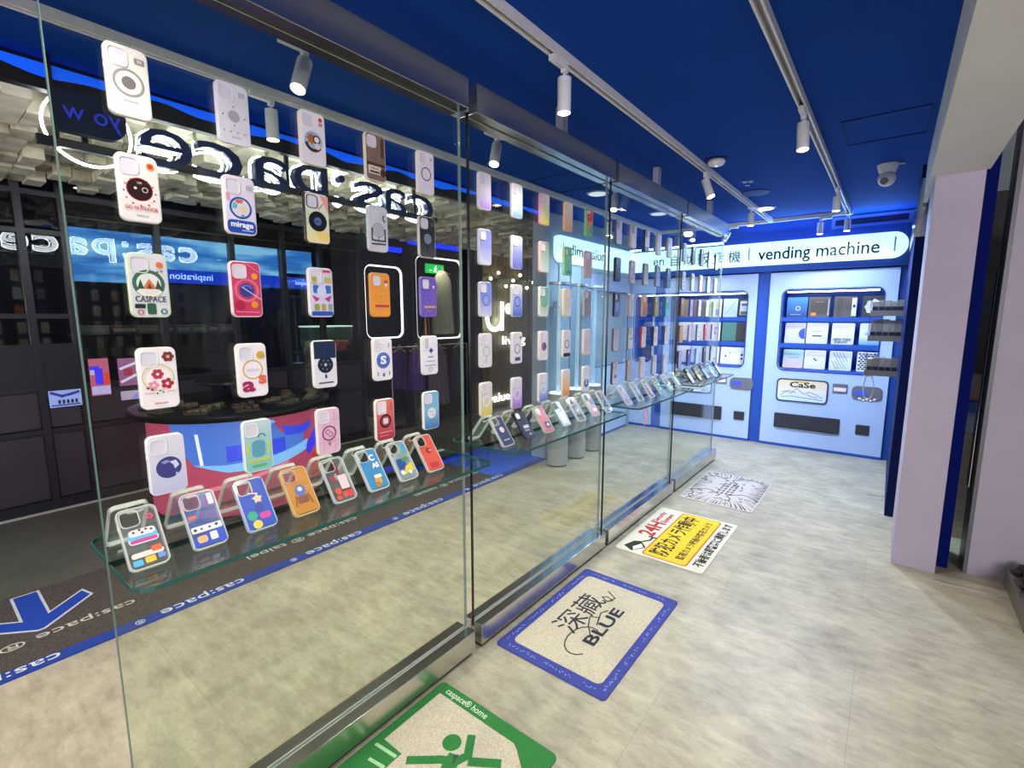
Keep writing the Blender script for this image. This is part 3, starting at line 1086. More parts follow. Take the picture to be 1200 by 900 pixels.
# next shop: tan front with lit sign
bm = B()
box(bm, FX - 0.02, FX + 0.02, 5.62, 7.2, 0.0, 0.95)
for k in range(7):
    box(bm, FX - 0.06, FX - 0.02, 5.62 + k * 0.24, 5.62 + k * 0.24 + 0.235, 0.95, 2.15)
box(bm, FX - 0.04, FX + 0.03, 5.6, 7.2, 2.10, 2.16)
box(bm, FX - 0.04, FX + 0.03, 6.98, 7.2, 0, 2.2)
struct('wall_living_shop', bm, pm('#6e6a50', 0.5, noise=0.25, scale=3, stretch=(1, 4, 0.3)))
bm = B(); box(bm, FX - 0.1, FX + 0.10, 5.42, 5.60, 0, 2.6)
struct('wall_dark_pillar', bm, pm('#15130f', 0.4))
bm = B(); box(bm, FX - 0.1, FX + 0.10, 7.2, 7.85, 0, 2.6)
struct('wall_bronze_pillar', bm, pm('#3a2416', 0.35, 0.4, noise=0.6, scale=6))
bm = B(); box(bm, FX - 0.2, FX - 0.06, 5.6, 7.2, 0.9, 2.6)
struct('wall_living_interior', bm, pm('#8a7a52', 0.6, noise=0.5, scale=5, emit=0.05))
FACE = lambda y, z: Matrix.Translation((FX + 0.05, y, z)) @ Matrix.Rotation(R(90), 4, 'Z') @ Matrix.Rotation(R(90), 4, 'X')
lv = thing('lit_sign', 'white lit letters on the tan shopfront past the dark pillar', 'sign', (0, 0, 0))
LIT = pm('#ffffff', 0.4, emit=2.6, noise=0)
ub = B()
annulus(ub, 0, 0, 0.15, 0.215, 0.0, -0.02, 24, 180, 360)
box(ub, -0.215, -0.15, -0.02, 0, 0, 0.26); box(ub, 0.15, 0.215, -0.02, 0, -0.2, 0.26)
bmesh.ops.transform(ub, matrix=Matrix.Translation((FX + 0.05, 5.94, 1.47)) @ Matrix.Rotation(R(90), 4, 'Z'), verts=ub.verts)
obj('letter', ub, LIT, lv)
bm = B(); disc(bm, 0, 0, 0.085, 0, -0.02, 20)
bmesh.ops.transform(bm, matrix=Matrix.Translation((FX + 0.05, 6.30, 1.62)) @ Matrix.Rotation(R(90), 4, 'Z'), verts=bm.verts)
obj('dot', bm, LIT, lv)
obj('lettering', text_bm('living', 0.2, 0.01, FACE(6.45, 1.10), width=0.62), LIT, lv)
obj('lettering', text_bm('value.', 0.2, 0.01, FACE(6.10, 0.17), width=0.60), LIT, lv)
spot_light((FX + 0.5, 6.3, 2.4), 18, 110)
rb = random.Random(9)
for i in range(8):
    q = thing('pendant_bulb', 'small bright bulb in the row above the tan shopfront', 'light', (FX + 0.06, 5.66 + i * 0.19, 1.98 + 0.10 * (i % 3)), group='bulbs over the tan shopfront')
    bm = B(); bmesh.ops.create_icosphere(bm, subdivisions=2, radius=0.025)
    obj('bulb', bm, pm('#fff2d8', 0.4, emit=8, noise=0), q)
    bm = B(); cyl(bm, (0, 0, 0.02), (0, 0, 0.5 - 0.10 * (i % 3)), 0.004, 6)
    obj('cord', bm, BLACK, q)

# ------------------------------------------------------------------ entrance carpet
cp = thing('entrance_carpet', 'dark speckled entrance carpet with blue arrow and lettered blue border', 'carpet', (-3.19, 1.4, 0))
bm = B(); box(bm, -0.40, 0.36, -3.2, 2.85, 0, 0.008)
obj('pile', bm, pm('#4c4440', 0.95, noise=0.7, scale=160, bump=0.6), cp)
bm = B(); box(bm, 0.36, 0.435, -3.2, 2.85, 0, 0.0085)
bd = obj('border', bm, pm('#173a94', 0.8, noise=0.1), cp)
bm = B(); box(bm, -0.40, 0.36, 1.95, 2.85, 0.008, 0.0085)
obj('blue_patch', bm, pm('#1c5fe0', 0.7), cp)
bm = B()
for k in range(-1, 5):
    yy = -1.27 + k * 0.78
    obj('border_lettering', text_bm('cas:pace', 0.088, 0.001, flat(0.397, yy - 0.02, 0.0095, -90), width=0.40), pm('#d7dbe4', 0.7), bd)
    obj('border_lettering', text_bm('®', 0.055, 0.001, flat(0.397, yy - 0.31, 0.0095, -90)), pm('#d7dbe4', 0.7), bd)
for k in range(-1, 3):
    yy = -1.0 + k * 1.35
    obj('lettering', text_bm('cas:pace ® taipei', 0.085, 0.001, flat(0.16, yy - 0.15, 0.009, -90), width=0.78), pm('#c9c6bf', 0.8), cp)


def arrow_pts(s, ox, oy):
    P = [(-0.37, -0.045), (-0.05, -0.045), (-0.19, -0.20), (-0.11, -0.22), (0.085, -0.01), (0.085, 0.01), (-0.11, 0.22), (-0.19, 0.20), (-0.05, 0.045), (-0.37, 0.045)]
    return [(x * s + ox, y * s + oy) for x, y in P]


def flat_poly(bm, pts, z0, z1):
    rings(bm, [[(x, y, z0) for x, y in pts], [(x, y, z1) for x, y in pts]])


def grow(pts, d):
    out = []
    n = len(pts)
    for i in range(n):
        a, b, c = Vector(pts[i - 1]), Vector(pts[i]), Vector(pts[(i + 1) % n])
        n1 = Vector(((b - a).y, -(b - a).x)).normalized()
        n2 = Vector(((c - b).y, -(c - b).x)).normalized()
        m = (n1 + n2)
        m = m / max(0.35, m.length_squared / 2) if m.length > 1e-6 else n1
        out.append(tuple(b + m * d))
    return out


AP = arrow_pts(1.0, 0.0, -1.11)
bm = B(); flat_poly(bm, grow(AP, 0.012), 0.008, 0.009)
obj('arrow_outline', bm, pm('#c8ccd6', 0.8), cp)
bm = B(); flat_poly(bm, AP, 0.009, 0.0098)
obj('arrow', bm, pm('#0f3fa8', 0.8), cp)

# ------------------------------------------------------------------ door mats on the shop floor
CREAM = pm('#c6bca8', 0.9, noise=0.25, scale=220, bump=0.3)


def rflat(w, h, r, cx, cy, z0, z1, n=6):
    bm = B()
    rings(bm, [[(x, y, z0) for x, y in rrect(w, h, r, n, cx, cy)], [(x, y, z1) for x, y in rrect(w, h, r, n, cx, cy)]])
    return bm


# green exit mat
m_ = thing('door_mat', 'green door mat with cream panel and running figure, nearest the camera', 'mat', (-1.055, 0.835, 0))
G = pm('#2b7a38', 0.9, noise=0.2, scale=160, bump=0.3)
obj('base', rflat(0.56, 0.83, 0.02, 0, 0, 0, 0.006), G, m_)
bm = B()
flat_poly(bm, [(-0.245, 0.36), (-0.245, 0.09), (-0.15, 0.09), (-0.15, -0.36), (0.22, -0.36), (0.22, 0.29), (0.155, 0.345), (0.13, 0.36)], 0.006, 0.0068)
pnl = obj('cream_panel', bm, CREAM, m_)
bm = B()


_fk = [0]


def fstroke(bm, pts, w, z0, z1):
    for (a, b) in zip(pts[:-1], pts[1:]):
        _fk[0] = (_fk[0] + 1) % 23
        dx, dy = b[0] - a[0], b[1] - a[1]
        L = math.hypot(dx, dy) or 1e-6
        nx, ny = -dy / L * w / 2, dx / L * w / 2
        ex, ey = dx / L * w * 0.35, dy / L * w * 0.35
        flat_poly(bm, [(a[0] + nx - ex, a[1] + ny - ey), (a[0] - nx - ex, a[1] - ny - ey), (b[0] - nx + ex, b[1] - ny + ey), (b[0] + nx + ex, b[1] + ny + ey)], z0, z1 + 0.00003 * _fk[0])


def fdisc(bm, x, y, r, z0, z1, n=24):
    rings(bm, [[(x + r * math.cos(2 * PI * i / n), y + r * math.sin(2 * PI * i / n), z) for i in range(n)] for z in (z0, z1)])


fdisc(bm, -0.045, 0.228, 0.034, 0.0068, 0.0076)
fstroke(bm, [(-0.11, 0.09), (-0.03, 0.155), (0.02, 0.19), (0.035, 0.225), (-0.005, 0.285)], 0.03, 0.0068, 0.0076)
fstroke(bm, [(0.005, 0.185), (0.03, 0.10), (0.06, 0.03)], 0.05, 0.0068, 0.0076)
fstroke(bm, [(0.05, 0.05), (0.14, 0.02), (0.12, -0.08)], 0.042, 0.0068, 0.0076)
fstroke(bm, [(0.05, 0.03), (0.0, -0.06), (-0.08, -0.07)], 0.042, 0.0068, 0.0076)
fstroke(bm, [(0.06, 0.215), (0.135, 0.265)], 0.032, 0.0068, 0.0076)
obj('running_figure', bm, G, pnl)
bm = B(); flat_poly(bm, [(-0.005, 0.195), (0.008, 0.207), (0.02, 0.165)], 0.0076, 0.009)
obj('tie', bm, pm('#404a40', 0.9), pnl)
for k in range(4):
    bm = B()
    fstroke(bm, [(-0.25 + k * 0.03, 0.06 - k * 0.05), (-0.16, 0.07 - k * 0.05)], 0.012, 0.006, 0.0066)
    obj('stair_line', bm, pm('#a9d0a0', 0.9), m_)
obj('lettering', text_bm('caspace® home', 0.04, 0.0008, flat(-0.125, 0.387, 0.0064, 0), width=0.21), pm('#dbe8d4', 0.9), m_)

# blue bordered mat
m_ = thing('door_mat', 'cream door mat with violet blue border reading BLUE', 'mat', (-1.04, 1.985, 0))
bl = pm('#3c469a', 0.9, noise=0.15, scale=160, bump=0.3)
b0 = obj('border', rflat(0.555, 0.845, 0.02, 0, 0, 0, 0.006), bl, m_)
b1 = obj('cream_panel', rflat(0.455, 0.72, 0.03, 0.0, 0.0, 0.006, 0.0066), CREAM, m_)
INK = pm('#2a2a38', 0.9)
obj('lettering', text_bm('深藏', 0.155, 0.0008, flat(-0.078, 0.02, 0.0070, 90), width=0.34), INK, m_)
obj('lettering', text_bm('BLUE', 0.085, 0.0008, flat(0.065, -0.005, 0.0070, 90), width=0.33, offset=0.002), INK, m_)
sw = [(0.07 * math.cos(t) * (1 - 0.0 * t) + 0.03, -0.16 + 0.11 * math.sin(t)) for t in [0.9 + 0.35 * i for i in range(14)]]
bm = B(); fstroke(bm, sw, 0.006, 0.0066, 0.0072)
obj('script_swash', bm, INK, m_)
bm = B(); fstroke(bm, [(0.06, -0.13), (0.0, -0.05), (-0.03, 0.02), (0.01, 0.04), (0.03, -0.02), (0.0, 0.08), (0.02, 0.12)], 0.006, 0.0066, 0.0072)
obj('script_swash', bm, INK, m_)
bm = B(); fstroke(bm, [(-0.02, 0.19), (0.0, 0.215), (-0.04, 0.23), (-0.06, 0.21), (-0.02, 0.19), (0.0, 0.24), (-0.06, 0.28)], 0.006, 0.0066, 0.0072)
obj('script_swash', bm, INK, m_)
bm = B()
rb = random.Random(2)
for (x0, y0, x1, y1) in ((-0.253, -0.38, -0.253, 0.38), (0.253, -0.38, 0.253, 0.38), (-0.22, -0.392, 0.22, -0.392), (-0.22, 0.392, 0.22, 0.392)):
    n = 30 if abs(x1 - x0) > 0.1 else 52
    for i in range(n):
        if (i % 13) > 9:
            continue
        t = (i + 0.5) / n
        x, y = x0 + (x1 - x0) * t, y0 + (y1 - y0) * t
        a = 0.009
        fstroke(bm, [(x - a * rb.uniform(-1, 1), y - a * rb.uniform(-1, 1)), (x + a * rb.uniform(-1, 1), y + a * rb.uniform(-1, 1))], 0.0035, 0.006, 0.0064)
obj('border_script', bm, pm('#8f98dc', 0.9), b0)['kind'] = 'stuff'

# 24H mat
m_ = thing('door_mat', 'white door mat with yellow warning panel, camera symbol and red 24H', 'mat', (-1.03, 3.185, 0))
WM = pm('#d9d4c6', 0.9, noise=0.08, scale=160)
obj('base', rflat(0.56, 0.84, 0.02, 0, 0, 0, 0.006), WM, m_)
RED = pm('#b0202c', 0.8); YEL = pm('#e8c21c', 0.8); ORG = pm('#c8641c', 0.8); KB = pm('#16140f', 0.8)
obj('orange_frame', rflat(0.285, 0.80, 0.03, 0.035, 0, 0.006, 0.0066), ORG, m_)
yp = obj('yellow_panel', rflat(0.265, 0.78, 0.025, 0.035, 0, 0.0066, 0.0072), YEL, m_)
obj('lettering', text_bm('防犯カメラ作動中', 0.13, 0.0006, flat(-0.01, 0.0, 0.0076, 90), width=0.70, offset=0.0025), KB, yp)
obj('lettering', text_bm('監視カメラ録画中防犯カメラ', 0.055, 0.0006, flat(0.115, 0.0, 0.0076, 90), width=0.66, offset=0.001), KB, yp)
obj('lettering', text_bm('24H', 0.15, 0.0006, flat(-0.185, 0.0, 0.0066, 90), width=0.26, offset=0.004), RED, m_)
obj('lettering', text_bm('Security', 0.055, 0.0006, flat(-0.222, 0.23, 0.0066, 90), width=0.19, offset=0.0015), RED, m_)
obj('lettering', text_bm('System', 0.055, 0.0006, flat(-0.162, 0.23, 0.0066, 90), width=0.18, offset=0.0015), RED, m_)
obj('lettering', text_bm('不審者は即警察に通報します', 0.065, 0.0006, flat(0.232, 0.02, 0.0066, 90), width=0.74, offset=0.002), KB, m_)
bm = B()
flat_poly(bm, [(-0.24, -0.36), (-0.17, -0.40), (-0.11, -0.31), (-0.17, -0.24), (-0.21, -0.26)], 0.006, 0.0066)
fstroke(bm, [(-0.16, -0.24), (-0.13, -0.19), (-0.13, -0.14)], 0.014, 0.006, 0.0066); fstroke(bm, [(-0.155, -0.14), (-0.105, -0.14)], 0.016, 0.006, 0.0066)
cs = obj('camera_symbol', bm, KB, m_)
bm = B(); flat_poly(bm, [(-0.165, -0.385), (-0.125, -0.315), (-0.155, -0.275), (-0.185, -0.345)], 0.0066, 0.007)
obj('symbol_face', bm, pm('#e8e6e0', 0.8), cs)

# manga style mat
m_ = thing('door_mat', 'off white door mat with black radiating comic lines, farthest away', 'mat', (-1.005, 4.345, 0))
obj('base', rflat(0.56, 0.86, 0.015, 0, 0, 0, 0.006), pm('#c4b8b4', 0.9, noise=0.1, scale=120), m_)
bm = B()
rb = random.Random(4)
for i in range(90):
    a = 2 * PI * i / 90 + rb.uniform(-0.02, 0.02)
    r0 = rb.uniform(0.55, 0.8)
    ex, ey = 0.27, 0.41
    k = min(ex / max(1e-4, abs(math.cos(a))), ey / max(1e-4, abs(math.sin(a))))
    x1, y1 = k * math.cos(a), k * math.sin(a)
    p = (x1 * r0, y1 * r0)
    w = rb.uniform(0.002, 0.007)
    nx, ny = -math.sin(a) * w, math.cos(a) * w
    flat_poly(bm, [p, (x1 - nx, y1 - ny), (x1 + nx, y1 + ny)], 0.006, 0.0066)
obj('speed_lines', bm, KB, m_)['kind'] = 'stuff'
bm = B()
for (cx_, cy_, r_) in ((-0.14, -0.22, 0.1), (0.12, 0.22, 0.12), (-0.16, 0.2, 0.09), (0.15, -0.2, 0.1)):
    pts = [(cx_ + r_ * (1 + 0.25 * math.sin(5 * t)) * math.cos(t), cy_ + 1.2 * r_ * math.sin(t)) for t in [0.3 * i for i in range(15)]]
    fstroke(bm, pts, 0.008, 0.006, 0.0067)
for i in range(26):
    x, y = rb.uniform(-0.24, 0.24), rb.uniform(-0.38, 0.38)
    fstroke(bm, [(x, y), (x + rb.uniform(-0.03, 0.03), y + rb.uniform(-0.04, 0.04)), (x + rb.uniform(-0.05, 0.05), y + rb.uniform(-0.04, 0.04))], 0.006, 0.006, 0.0067)
obj('comic_drawing', bm, KB, m_)
bm = B()
for r_ in range(2):
    for k in range(5):
        x = -0.035 + r_ * 0.07; y = -0.13 + k * 0.065
        fstroke(bm, [(x - 0.02, y - 0.02), (x - 0.02, y + 0.02)], 0.008, 0.006, 0.0068)
        fstroke(bm, [(x + 0.018, y - 0.022), (x + 0.018, y + 0.022)], 0.008, 0.006, 0.0068)
        fstroke(bm, [(x - 0.024, y), (x + 0.024, y + 0.004)], 0.008, 0.006, 0.0068)
obj('bold_marks', bm, KB, m_)

# ------------------------------------------------------------------ glass screen: panes, base channels, head channels
GX = -1.40
panes = ((0.25, 1.455), (1.50, 2.705), (2.75, 3.955), (4.00, 5.215))
ordn = ('nearest', 'second nearest', 'third nearest', 'farthest')
for i, (a, b) in enumerate(panes):
    q = thing('glass_screen', 'tall clear glass pane set in steel, %s of the four panes' % ordn[i], 'glass panel', (GX, a, 0), group='frameless glass panes')
    bm = B(); box(bm, -0.006, 0.006, 0.004, b - a - 0.004, 0.09, 2.30)
    obj('pane', bm, GLASS, q)
    bm = B(); box(bm, -0.006, 0.006, 0.0 if i else 0.002, 0.004, 0.09, 2.30)
    obj('near_edge', bm, GLASS_EDGE_D if i else pm('#5f7a74', 0.3), q)
    bm = B(); box(bm, -0.006, 0.006, b - a - 0.004, b - a, 0.09, 2.30)
    obj('far_edge', bm, pm('#7c938c', 0.25), q)
    a2 = a if i else -0.6
    q = thing('base_channel', 'brushed steel floor channel holding the %s glass pane' % ordn[i], 'channel', (GX, a2, 0), group='steel floor channels')
    L = b - a2
    bm = B()
    box(bm, 0.008, 0.055, 0, L, 0.02, 0.115, 0.002); box(bm, -0.055, -0.008, 0, L, 0.02, 0.115, 0.002)
    box(bm, -0.053, 0.053, 0.001, L - 0.001, 0.02, 0.06)
    bm.normal_update()
    for f in bm.faces:
        f.material_index = 0 if abs(f.normal.z) > 0.5 else 1
    obj('channel', bm, [STEEL_B, BRUSHED], q)
    bm = B(); box(bm, -0.0078, 0.0078, 0.002, L - 0.002, 0.06, 0.0895)
    obj('gasket', bm, pm('#b9bdb8', 0.4), q)
    for sx_ in (-1, 1):
        bm = B(); box(bm, min(sx_ * 0.0064, sx_ * 0.0079), max(sx_ * 0.0064, sx_ * 0.0079), 0.002, L - 0.002, 0.095, 0.1158)
        obj('sealant_strip', bm, pm('#dcdedc', 0.4), q)
    bm = B(); box(bm, -0.045, 0.04, 0.01, L - 0.01, 0.0, 0.02)
    obj('plinth', bm, BLACK, q)
    q = thing('head_channel', 'brushed steel ceiling channel above the %s glass pane' % ordn[i], 'channel', (GX, a2, 0), group='steel head channels')
    bm = B()
    box(bm, 0.008, 0.055, 0, L, 2.285, 2.395, 0.002); box(bm, -0.055, -0.008, 0, L, 2.285, 2.395, 0.002)
    box(bm, -0.053, 0.053, 0.001, L - 0.001, 2.34, 2.393)
    bm.normal_update()
    for f in bm.faces:
        f.material_index = 0 if abs(f.normal.z) > 0.5 else 1
    obj('channel', bm, [STEEL, BRUSHED], q)
    bm = B(); box(bm, -0.0078, 0.0078, 0.002, L - 0.002, 2.3005, 2.34)
    obj('gasket', bm, WHITE, q)
    for yy in (L * 0.55,):
        bm = B(); box(bm, -0.012, 0.028, yy, yy + 0.05, 2.394, CEIL + 0.005)
        obj('hanger', bm, pm('#b9bcc2', 0.4, 0.6), q)

# ------------------------------------------------------------------ glass shelves on the screen
SZ = 0.925
shelves = ((0.255, 1.43), (1.57, 2.68), (2.83, 3.92), (4.08, 5.15))
for i, (a, b) in enumerate(shelves):
    q = thing('glass_shelf', 'clear glass shelf with rounded corners fixed to the %s pane' % ordn[i], 'shelf', (GX, a, SZ - 0.010), group='glass shelves')
    L = b - a
    for s, nm in ((1, 'front_plate'), (-1, 'rear_plate')):
        def plan(ins):
            c = 0.035
            P = [(0.007, ins), (0.20 - c, ins), (0.20 - 0.3 * c, ins + 0.3 * c), (0.20 - ins, ins + c), (0.20 - ins, L - ins - c), (0.20 - 0.3 * c, L - ins - 0.3 * c), (0.20 - c, L - ins), (0.007, L - ins)]
            return P if s > 0 else [(-x, y) for x, y in reversed(P)]
        bm = B(); flat_poly(bm, plan(0.002), 0.0, 0.010)
        pl = obj(nm, bm, SHELF_GLASS, q)
        bm = B()
        o_, i_ = plan(0.0), plan(0.003)
        n = len(o_)
        vs = [[bm.verts.new((p[0], p[1], z)) for p in P] for (P, z) in ((o_, 0.0), (o_, 0.010), (i_, 0.010), (i_, 0.0))]
        for r_ in range(4):
            for k in range(n):
                bm.faces.new((vs[r_][k], vs[r_][(k + 1) % n], vs[(r_ + 1) % 4][(k + 1) % n], vs[(r_ + 1) % 4][k]))
        obj('polished_edge', bm, SHELF_EDGE, pl)

# ------------------------------------------------------------------ phone cases
CW, CH, CT = 0.079, 0.148, 0.014
LENS = pm('#cfcdd8', 0.4, noise=0.02)


def art(parent, items, y):
    """printed motifs on the case back; each colour its own thin mesh"""
    k = 0
    for it in items:
        kind, col = it[0], it[1]
        a = it[2:]
        y0 = y
        y1 = y - 0.0006 - 0.00012 * k
        k += 1
        bm = B()
        nm = 'printed_motif'
        if kind == 'disc':
            disc(bm, a[0], a[1], a[2], y0, y1, 22)
        elif kind == 'ring':
            annulus(bm, a[0], a[1], a[2], a[3], y0, y1, 28)
            nm = 'magnet_ring'
        elif kind == 'arc':
            annulus(bm, a[0], a[1], a[2], a[3], y0, y1, 18, a[4], a[5])
        elif kind == 'rect':
            r_ = a[4] if len(a) > 4 else 0.001
            slab(bm, a[2], a[3], r_, y0, y1, 0, a[0], a[1], 3)
        elif kind == 'poly':
            poly(bm, a[0], y0, y1)
        elif kind == 'star':
            poly(bm, star(a[0], a[1], a[2], a[3] if len(a) > 3 else 5, a[4] if len(a) > 4 else 0.45), y0, y1)
        elif kind == 'line':
            stroke(bm, a[0], a[1], y0, y1)
        elif kind == 'dots':
            for (dx, dz, dr) in a[0]:
                disc(bm, dx, dz, dr, y0, y1, 12)
        elif kind == 'text':
            bm = text_bm(a[3], a[2], 0.0008, front(a[0], y1, a[1]), width=a[4] if len(a) > 4 else None, offset=a[5] if len(a) > 5 else 0.0)
            nm = 'printed_text'
        obj(nm, bm, pm(col, 0.4, noise=0.03), parent)


def case_parts(root, body, side='#e6e3dc', lens='square', items=(), lens_frame=None):
    bm = B()
    slab(bm, CW, CH, 0.014, 0.0, -CT, 0.0022, 0, CH / 2, 6)
    box(bm, -CW / 2 - 0.0012, -CW / 2 + 0.001, -0.009, -0.005, 0.092, 0.103, 0.0004)
    box(bm, -CW / 2 - 0.0012, -CW / 2 + 0.001, -0.009, -0.005, 0.108, 0.119, 0.0004)
    box(bm, CW / 2 - 0.001, CW / 2 + 0.0012, -0.009, -0.005, 0.096, 0.114, 0.0004)
    obj('bumper', bm, pm(side, 0.4, noise=0.02), root, True)
    bm = B()
    slab(bm, CW - 0.006, CH - 0.006, 0.011, -CT + 0.001, -CT - 0.0006, 0, 0, CH / 2, 6)
    obj('back_panel', bm, body, root)
    y = -CT - 0.0006
    if lens == 'square':
        cx_, cz_, w_, h_ = -0.016, CH - 0.027, 0.036, 0.038
    elif lens == 'oblong':
        cx_, cz_, w_, h_ = -0.018, CH - 0.030, 0.022, 0.046
    elif lens == 'wide':
        cx_, cz_, w_, h_ = -0.013, CH - 0.026, 0.040, 0.036
    if lens == 'trio':
        for (dx, dz) in ((-0.024, -0.018), (-0.024, -0.038), (-0.006, -0.028)):
            bm = B(); annulus(bm, dx, CH + dz, 0.0055, 0.0085, y, y - 0.002, 18)
            obj('lens_ring', bm, pm('#c9c8cf', 0.3), root)
    else:
        bm = B(); frame(bm, w_, h_, 0.010, w_ - 0.004, h_ - 0.004, 0.0085, y, y - 0.0022, cx_, cz_, n=5)
        fr = obj('camera_frame', bm, pm(lens_frame or side, 0.35, noise=0.02), root, True)
        bm = B(); slab(bm, w_ - 0.0036, h_ - 0.0036, 0.0085, y, y - 0.0005, 0, cx_, cz_, 5)
        obj('camera_window', bm, LENS if lens != 'oblong' else pm('#b9b9c4', 0.4), fr)
    art(root, items, y)


Z0 = CH          # helper heights from the top: z = CH - t
RC = (0.0, 0.066)      # centre of the magnet ring
W_ = '#eae7e2'
L_ = '#dedbe6'


def flower(x, z, r, col, n=5):
    return ('dots', col, [(x + r * math.cos(2 * PI * i / n), z + r * math.sin(2 * PI * i / n), r * 0.62) for i in range(n)])


ticks = lambda r, n, d: [(r * math.cos(2 * PI * i / n), RC[1] + r * math.sin(2 * PI * i / n), d) for i in range(n)]

